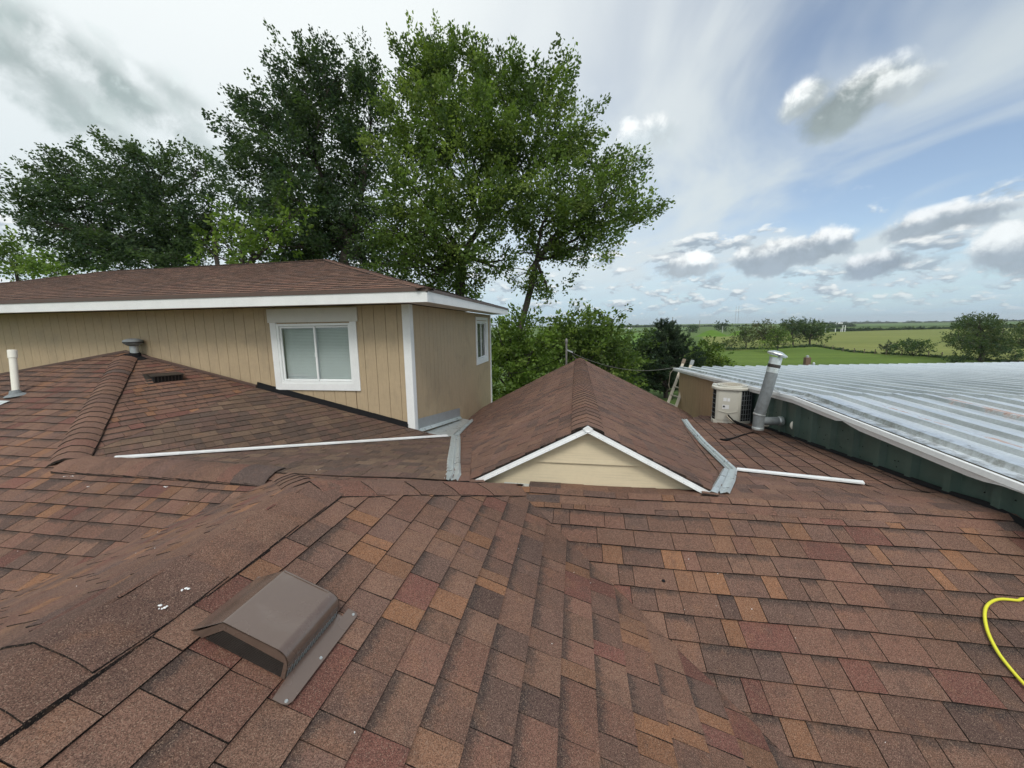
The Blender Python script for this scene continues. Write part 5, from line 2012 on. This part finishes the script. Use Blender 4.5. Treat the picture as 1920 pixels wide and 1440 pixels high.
# --- bright trees between the tan house and the gable roof
L7 = plobes([(950, 640, 36, 34), (985, 615, 34, 22), (1000, 655, 44, 36, -.4), (945, 700, 40, 34, -.6), (1000, 715, 50, 30, -.8), (925, 745, 34, 22, -.8), (975, 745, 40, 20, -.8), (930, 610, 20, 14), (1040, 735, 40, 26), (960, 668, 40, 30, .8), (1010, 690, 44, 34, 1.2), (930, 680, 34, 40, .6)], 15.5)
tree('lime_shrub_tree', 'bright lime green bushy tree against the corner of the tan house', 'tree', yard(pxd(965, 800, 15.5)), L7, pxd(965, 740, 15.5), LIME, 107, 95, 0.16, 0.5, 0.12, per=24, cl=0.12, twigs=6)
L8 = plobes([(1075, 615, 40, 24), (1120, 612, 34, 20), (1150, 600, 16, 10), (1045, 640, 40, 30), (1095, 650, 50, 30, -.3), (1140, 650, 30, 30), (1050, 690, 40, 30, -.4), (1120, 695, 46, 26), (1165, 690, 34, 26), (1150, 725, 34, 24), (1080, 725, 50, 26, .6), (1060, 660, 46, 34, 1.2), (1120, 670, 44, 32, 1.2), (1100, 750, 60, 24, .4)], 17)
tree('branching_green_tree', 'green tree with pointed shoots behind the gable roof peak', 'tree', yard(pxd(1095, 800, 17)), L8, pxd(1090, 720, 17), BRIGHT + MIDG, 108, 85, 0.17, 0.62, 0.13, lean=(.3, 0, .1), per=24, cl=0.12, twigs=7)
L9 = plobes([(1170, 660, 28, 22), (1190, 690, 30, 26), (1205, 650, 16, 18), (1180, 720, 30, 24)], 30)
tree('mid_green_bush_tree', 'mid-green bush tree left of the dark pine', 'tree', yard(pxd(1180, 760, 30)), L9, pxd(1180, 720, 30), MIDG + DARKG, 109, 60, 0.26, 0.8, 0.12, per=20, cl=0.2, twigs=4)  # crown mixes mid and dark greens
L10 = plobes([(1318, 665, 26, 20), (1338, 690, 30, 18), (1310, 690, 24, 22), (1345, 705, 30, 14)], 34)
tree('bush_beside_pine', 'rounded green bush right of the dark pine', 'bush', yard(pxd(1325, 740, 34)), L10, pxd(1325, 715, 34), MIDG + BRIGHT, 110, 60, 0.27, 0.8, 0.1, per=20, cl=0.2, twigs=4)


# --- pine
def pine(base, top, wid, seed, label):
    rng = np.random.default_rng(seed)
    base, top = Vector(base), Vector(top)
    t = thing('pine_tree', label, 'pine tree', base)
    H_ = top.z - base.z
    mb = MB()
    mb.tube([base - Vector((0, 0, .2)), base.lerp(top, .5), top], [0.2, 0.12, 0.02], 8)
    mb.build('trunk', M['bark'], t)
    br, C, Dn, K = MB(), [], [], []
    kk = 0
    z = 0.08
    while z < 0.99:
        n = int(6 + 6 * (1 - z))
        for k in range(n):
            a = rng.uniform(0, 2 * math.pi)
            R_ = wid * (1 - z) ** 0.72 * rng.uniform(0.72, 1.12) + 0.12
            st = base.lerp(top, min(0.995, z + rng.uniform(-.02, .02)))
            dr_ = Vector((math.sin(a), math.cos(a), 0.18 + 0.5 * z))
            en = st + dr_.normalized() * R_
            en.z += 0.10 * R_
            br.tube([st, st.lerp(en, .5) - Vector((0, 0, .05 * R_)), en], [0.035 * (1 - z) + .012, .02, .006], 4)
            m_ = max(3, int(R_ / 0.16))
            for q in range(m_):
                f = 0.25 + 0.75 * (q + rng.uniform(0, 1)) / m_
                c = np.array(st.lerp(en, f)) + rng.normal(0, 0.10, 3)
                d_ = unit(np.array(dr_) + rng.normal(0, 0.5, 3) + np.array([0, 0, 0.5]))
                nn_ = 46
                tt = rng.uniform(0, 1, (nn_, 1))
                C.append(c + d_ * tt * 0.26)
                Dn.append(unit(d_ + rng.normal(0, 0.8, (nn_, 3))))
                K.append(np.full(nn_, kk))
                kk += 1
        z += 0.035
    C, Dn, K = np.concatenate(C), np.concatenate(Dn), np.concatenate(K)
    V_ = leaves(C, Dn, 0.17, rng, 0.0, 0.16)
    np_mesh('crown', V_, 4, tint_leaves(len(C), K, [(0.030, 0.058, 0.026), (0.024, 0.050, 0.024), (0.040, 0.070, 0.030)], rng), M['needle'], t)
    br.build('branches', M['bark'], t)
    return t


pb_ = yard(pxd(1248, 760, 31))
pine(pb_, pxd(1247, 606, 31), 3.5, 120, 'dark conical pine behind the steel roof corner')

# --- field trees
def field_tree(name, label, cat, px, py_base, top, w, pal, seed, flat=1.0, group=None, density=26, leafs=None, lobes=7, trunk=0.25, low=0.25, crownpy=None):
    base = ground_px(px, py_base)
    d = (base - CAM).dot(FWD)
    s = d / FPX
    rng = np.random.default_rng(seed)
    hpx = py_base - top
    lst = []
    for k in range(lobes):
        f = k / max(1, lobes - 1)
        yy = top + hpx * (0.18 + (0.62 - low * 0.3) * rng.uniform(0, 1))
        spread = w * 0.5 * math.sin(math.pi * (0.25 + 0.6 * (yy - top) / hpx))
        xx = px + spread * (2 * f - 1) * 0.72 + rng.normal(0, w * 0.04)
        lst.append((xx, yy, w * rng.uniform(0.15, 0.24), hpx * rng.uniform(0.14, 0.22), rng.normal(0, w * 0.12) * s))
    lst.append((px, top + hpx * 0.22, w * 0.2, hpx * 0.2))
    L = plobes(lst, d)
    return tree(name, label, cat, base, L, base + Vector((0, 0, hpx * s * low)), pal, seed, density / (s * 14) ** 1.2, leafs or 0.34 * (d / 90), spray=0.9 * (d / 90), trunk_r=trunk, group=group, per=16, cl=0.24 * (d / 90), twigs=4, shell=0.6)


OLIVE = [(0.060, 0.095, 0.030), (0.075, 0.110, 0.036), (0.050, 0.080, 0.028), (0.085, 0.110, 0.045)]
field_tree('field_tree', 'small round tree at the left end of the field grove', 'tree', 1371, 654, 634, 30, OLIVE, 131, lobes=4, trunk=0.1, group='grove on the lawn edge')
field_tree('field_tree', 'thin grey-green tree second from the left in the field grove', 'tree', 1398, 653, 611, 42, OLIVE, 132, lobes=6, group='grove on the lawn edge')
field_tree('field_tree', 'brownish broad tree at the back of the field grove', 'tree', 1434, 650, 603, 58, [(0.075, 0.085, 0.038), (0.06, 0.08, 0.034)], 133, lobes=7, group='grove on the lawn edge')
field_tree('field_tree', 'bright green tree with bare trunk standing in front of the grove', 'tree', 1458, 661, 616, 60, MIDG + BRIGHT, 134, lobes=7, trunk=0.14, low=0.32, group='grove on the lawn edge')
field_tree('field_tree', 'tall tree behind the bright one in the middle of the grove', 'tree', 1486, 648, 598, 46, DARKG + OLIVE, 135, lobes=6, group='grove on the lawn edge')
field_tree('field_tree', 'largest dark tree at the right end of the grove', 'tree', 1517, 648, 597, 62, DARKG + MIDG, 136, lobes=9, trunk=0.3, group='grove on the lawn edge')
field_tree('field_bush', 'tiny dark bush at the grove left foot', 'bush', 1350, 656, 646, 18, DARKG, 137, lobes=3, trunk=0.06)
field_tree('fence_bush', 'wide dark green bush on the fence line', 'bush', 1712, 669, 638, 76, DARKG + MIDG, 138, lobes=9, trunk=0.1, low=0.1)
field_tree('fence_bush', 'grey-green small bush left of the wide fence bush', 'bush', 1668, 666, 645, 26, [(0.06, 0.075, 0.05), (0.05, 0.07, 0.04)], 139, lobes=4, trunk=0.06, low=0.1)
field_tree('spreading_field_tree', 'big spreading dark tree in front of the hay field at right', 'tree', 1838, 679, 588, 118, DARKG + OLIVE, 140, lobes=15, trunk=0.4, low=0.28, density=30)
field_tree('edge_field_tree', 'dark tree at the right picture edge behind the spreading tree', 'tree', 1925, 672, 596, 60, DARKG + OLIVE, 141, lobes=8, trunk=0.3)
field_tree('fence_bush', 'low dark bush under the spreading tree at the right edge', 'bush', 1902, 684, 650, 56, DARKG, 142, lobes=7, trunk=0.08, low=0.1)
field_tree('fence_bush', 'low dark bush just left of the spreading tree trunk', 'bush', 1792, 680, 664, 44, DARKG, 143, lobes=6, trunk=0.06, low=0.1)
field_tree('far_field_tree', 'dark round tree far off between the pine and the grove', 'tree', 1354, 622, 608, 22, DARKG, 144, lobes=5, group='far single trees')
field_tree('far_field_tree', 'two-lobed far tree just right of the pine top', 'tree', 1298, 624, 613, 18, DARKG, 145, lobes=4, group='far single trees')


# hedges and far woods: masses nobody could count
def mass(name, label, cat, segs, pal, seed, n_per, leaf):
    rng = np.random.default_rng(seed)
    C, K = [], []
    kk = 0
    for (xa, ya, xb, yb, hpx, thick) in segs:
        N = n_per
        t = rng.uniform(0, 1, N)
        for i in range(N):
            px, py = xa + (xb - xa) * t[i], ya + (yb - ya) * t[i]
            p = ground_px(px, py)
            d = (p - CAM).dot(FWD)
            s = d / FPX
            h = hpx * s * rng.uniform(0.35, 1.0) * (0.7 + 0.4 * math.sin(t[i] * 37 + xa))
            c = np.array(p) + np.array([rng.normal(0, thick * s), rng.normal(0, thick * s), h * 0.45])
            m_ = 26
            C.append(c + rng.normal(0, 1, (m_, 3)) * np.array([h * .5, h * .5, h * .26]))
            K.append(np.full(m_, kk))
            kk += 1
    C, K = np.concatenate(C), np.concatenate(K)
    sz = np.array([leaf * max(20, (Vector(c) - CAM).dot(FWD)) / FPX for c in C])[:, None]
    V_ = leaves(C, rng.normal(0, 1, C.shape), sz, rng, 0.0, 0.9)
    o = np_mesh(name, V_, 4, tint_leaves(len(C), K, pal, rng), M['leaf'], None, 'stuff')
    o['label'] = label
    o['category'] = cat
    return o


FARW = [(0.040, 0.068, 0.036), (0.050, 0.080, 0.040), (0.034, 0.060, 0.034)]
mass('fence_row_weeds', 'dark weedy strip along the wire fence', 'weeds', [(1345, 657, 1440, 655, 5, 2), (1440, 655, 1530, 650, 4, 1.5), (1530, 650, 1600, 661, 4, 1), (1600, 661, 1740, 669, 4, 1.5), (1740, 670, 1925, 682, 8, 2)], DARKG, 151, 90, 3.0)
mass('far_hedgerow', 'dark hedgerow band beyond the hay field', 'hedgerow', [(1535, 622, 1640, 620, 7, 2), (1640, 620, 1800, 616.5, 6, 2), (1800, 616, 1925, 614, 7, 2), (1545, 616, 1600, 612, 7, 2)], FARW, 152, 160, 2.6)
mass('horizon_woods', 'thin line of woods along the horizon', 'woods', [(1160, 614.5, 1240, 613.0, 5, 2), (1240, 613, 1420, 611.5, 3, 2), (1540, 608, 1660, 606, 4, 2), (1660, 606, 1925, 602, 3, 2)], FARW, 153, 150, 2.0)

# --- wire fence along the lawn edge
fence = thing('wire_fence', 'low wire fence with wooden posts between lawn and hay field', 'fence', ground_px(1620, 663))
fp_ = [ground_px(px, py) for (px, py) in [(1530, 649.5), (1545, 653), (1561, 656), (1580, 659.5), (1601, 662), (1620, 663.5), (1640, 664.5), (1661, 666), (1690, 667), (1740, 670), (1765, 671.5), (1790, 673)]]
for p in fp_:
    MB().tube([p - Vector((0, 0, .2)), p + Vector((0.03, 0, 1.15))], 0.09, 6).build('post', M['wood'], fence)
for h in (0.5, 1.0):
    MB().tube([p + Vector((0, 0, h)) for p in fp_], 0.012, 4).build('wire', M['pole_grey'], fence)

# --- radio masts, poles, far farm buildings
def mast_far(px, top, base_py, d, label, r):
    p = pxd(px, base_py, d)
    p.z = gh(p.x, p.y)
    q = pxd(px, top, d)
    t = thing('radio_mast', label, 'radio mast', p, 'radio masts on the horizon')
    MB().tube([p, Vector((p.x, p.y, q.z))], r, 5).build('lattice', M['pole_grey'], t)
    for k in range(3):
        a = k * 2.1 + 0.4
        MB().tube([Vector((p.x, p.y, p.z + (q.z - p.z) * .85)), p + Vector((math.cos(a) * 25, math.sin(a) * 25, 0))], r * 0.12, 4).build('guy_wire', M['pole_grey'], t)
    return t


mast_far(1378, 573, 612, 1500, 'left of the two thin radio masts on the horizon', 0.32)
mast_far(1383, 574, 612, 1450, 'right of the two thin radio masts on the horizon', 0.42)


def pole(px, top, base_py, label, r=0.13, mtl='wood', cross=True, d=None):
    p = ground_px(px, base_py) if d is None else yard(pxd(px, base_py, d))
    d = (p - CAM).dot(FWD)
    q = pxd(px, top, d)
    t = thing('utility_pole', label, 'utility pole', p, 'poles in the fields')
    MB().tube([p, Vector((p.x, p.y, q.z))], r, 6).build('shaft', M[mtl], t)
    if cross:
        MB().box((p.x - 0.9, p.y - 0.08, q.z - 0.5), (p.x + 0.9, p.y + 0.08, q.z - 0.32)).build('crossarm', M[mtl], t)
    return t


pole(1260, 595, 622, 'utility pole standing just right of the pine top', 0.20)
pole(1311, 601, 620, 'slim utility pole between the pine and the radio masts', 0.22)
pole(1354.5, 611, 623, 'pale pole beside the dark round far tree', 0.16, 'white', False)
pole(1547.5, 615, 622.5, 'short white post at the left of the field marker posts', 0.30, 'white', False)
pole(1566, 616, 622.5, 'short white post second of the field marker posts', 0.28, 'white', False)
pole(1576.5, 616, 622.5, 'short white post third of the field marker posts', 0.26, 'white', False)
pole(1579.5, 610, 622, 'tall white post fourth of the field marker posts', 0.28, 'white', False)
pole(1584, 610, 622, 'tall white post at the right of the field marker posts', 0.30, 'white', False)

M['barnroof'] = paint('pale_sheet_roof', (0.7, 0.72, 0.74), 0.5, 0.05)


def farm(px, base_py, wpx, hpx, label, wallm, roofm):
    p = ground_px(px, base_py)
    d = (p - CAM).dot(FWD)
    s = d / FPX
    w, h = wpx * s, hpx * s
    t = thing('farm_building', label, 'farm building', p, 'farm buildings on the horizon')
    dpt = w * 0.5
    MB().box((p.x - w / 2, p.y - dpt / 2, p.z - 1), (p.x + w / 2, p.y + dpt / 2, p.z + h * 0.6)).build('wall', M[wallm], t)
    MB().prism([(p.x - w / 2 - .3, p.y - dpt / 2 - .4, p.z + h * 0.6), (p.x - w / 2 - .3, p.y + dpt / 2 + .4, p.z + h * 0.6), (p.x - w / 2 - .3, p.y, p.z + h)], (w + .6, 0, 0)).build('roof', M[roofm], t)
    MB().box((p.x - w * .12, p.y - dpt / 2 - .12, p.z), (p.x + w * .12, p.y - dpt / 2 - .02, p.z + h * 0.4)).build('door', M['duct'], t)


farm(1573, 608, 10, 3, 'white farmhouse roof in the far trees right of the grove', 'white', 'barnroof')
farm(1590, 607, 7, 3, 'smaller white shed right of the far farmhouse', 'white', 'galv_dull')
farm(1690, 603.5, 8, 2, 'white barn on the far horizon beyond the hay field', 'white', 'barnroof')
farm(1178, 617.5, 12, 3, 'pale long shed on the horizon left of the pine', 'galv_dull', 'barnroof')
farm(1168, 648, 10, 4, 'pale low roof among the trees left of the pine', 'white', 'barnroof')

# ================================================================== the air
hz = bpy.data.materials.new('thin_haze')
hz.use_nodes = True
ht_ = NT(hz.node_tree)
ht_.n.remove(ht_.n['Principled BSDF'])
pv = ht_.new('ShaderNodeVolumePrincipled')
pv.inputs['Color'].default_value = (0.90, 0.96, 1.0, 1)
pv.inputs['Density'].default_value = 0.00014
pv.inputs['Anisotropy'].default_value = 0.2
ht_.l.new(pv.outputs[0], ht_.n['Material Output'].inputs['Volume'])
hb = MB().box((-10500, -10500, -40), (10500, 10500, 110)).build('haze', hz, kind='stuff')
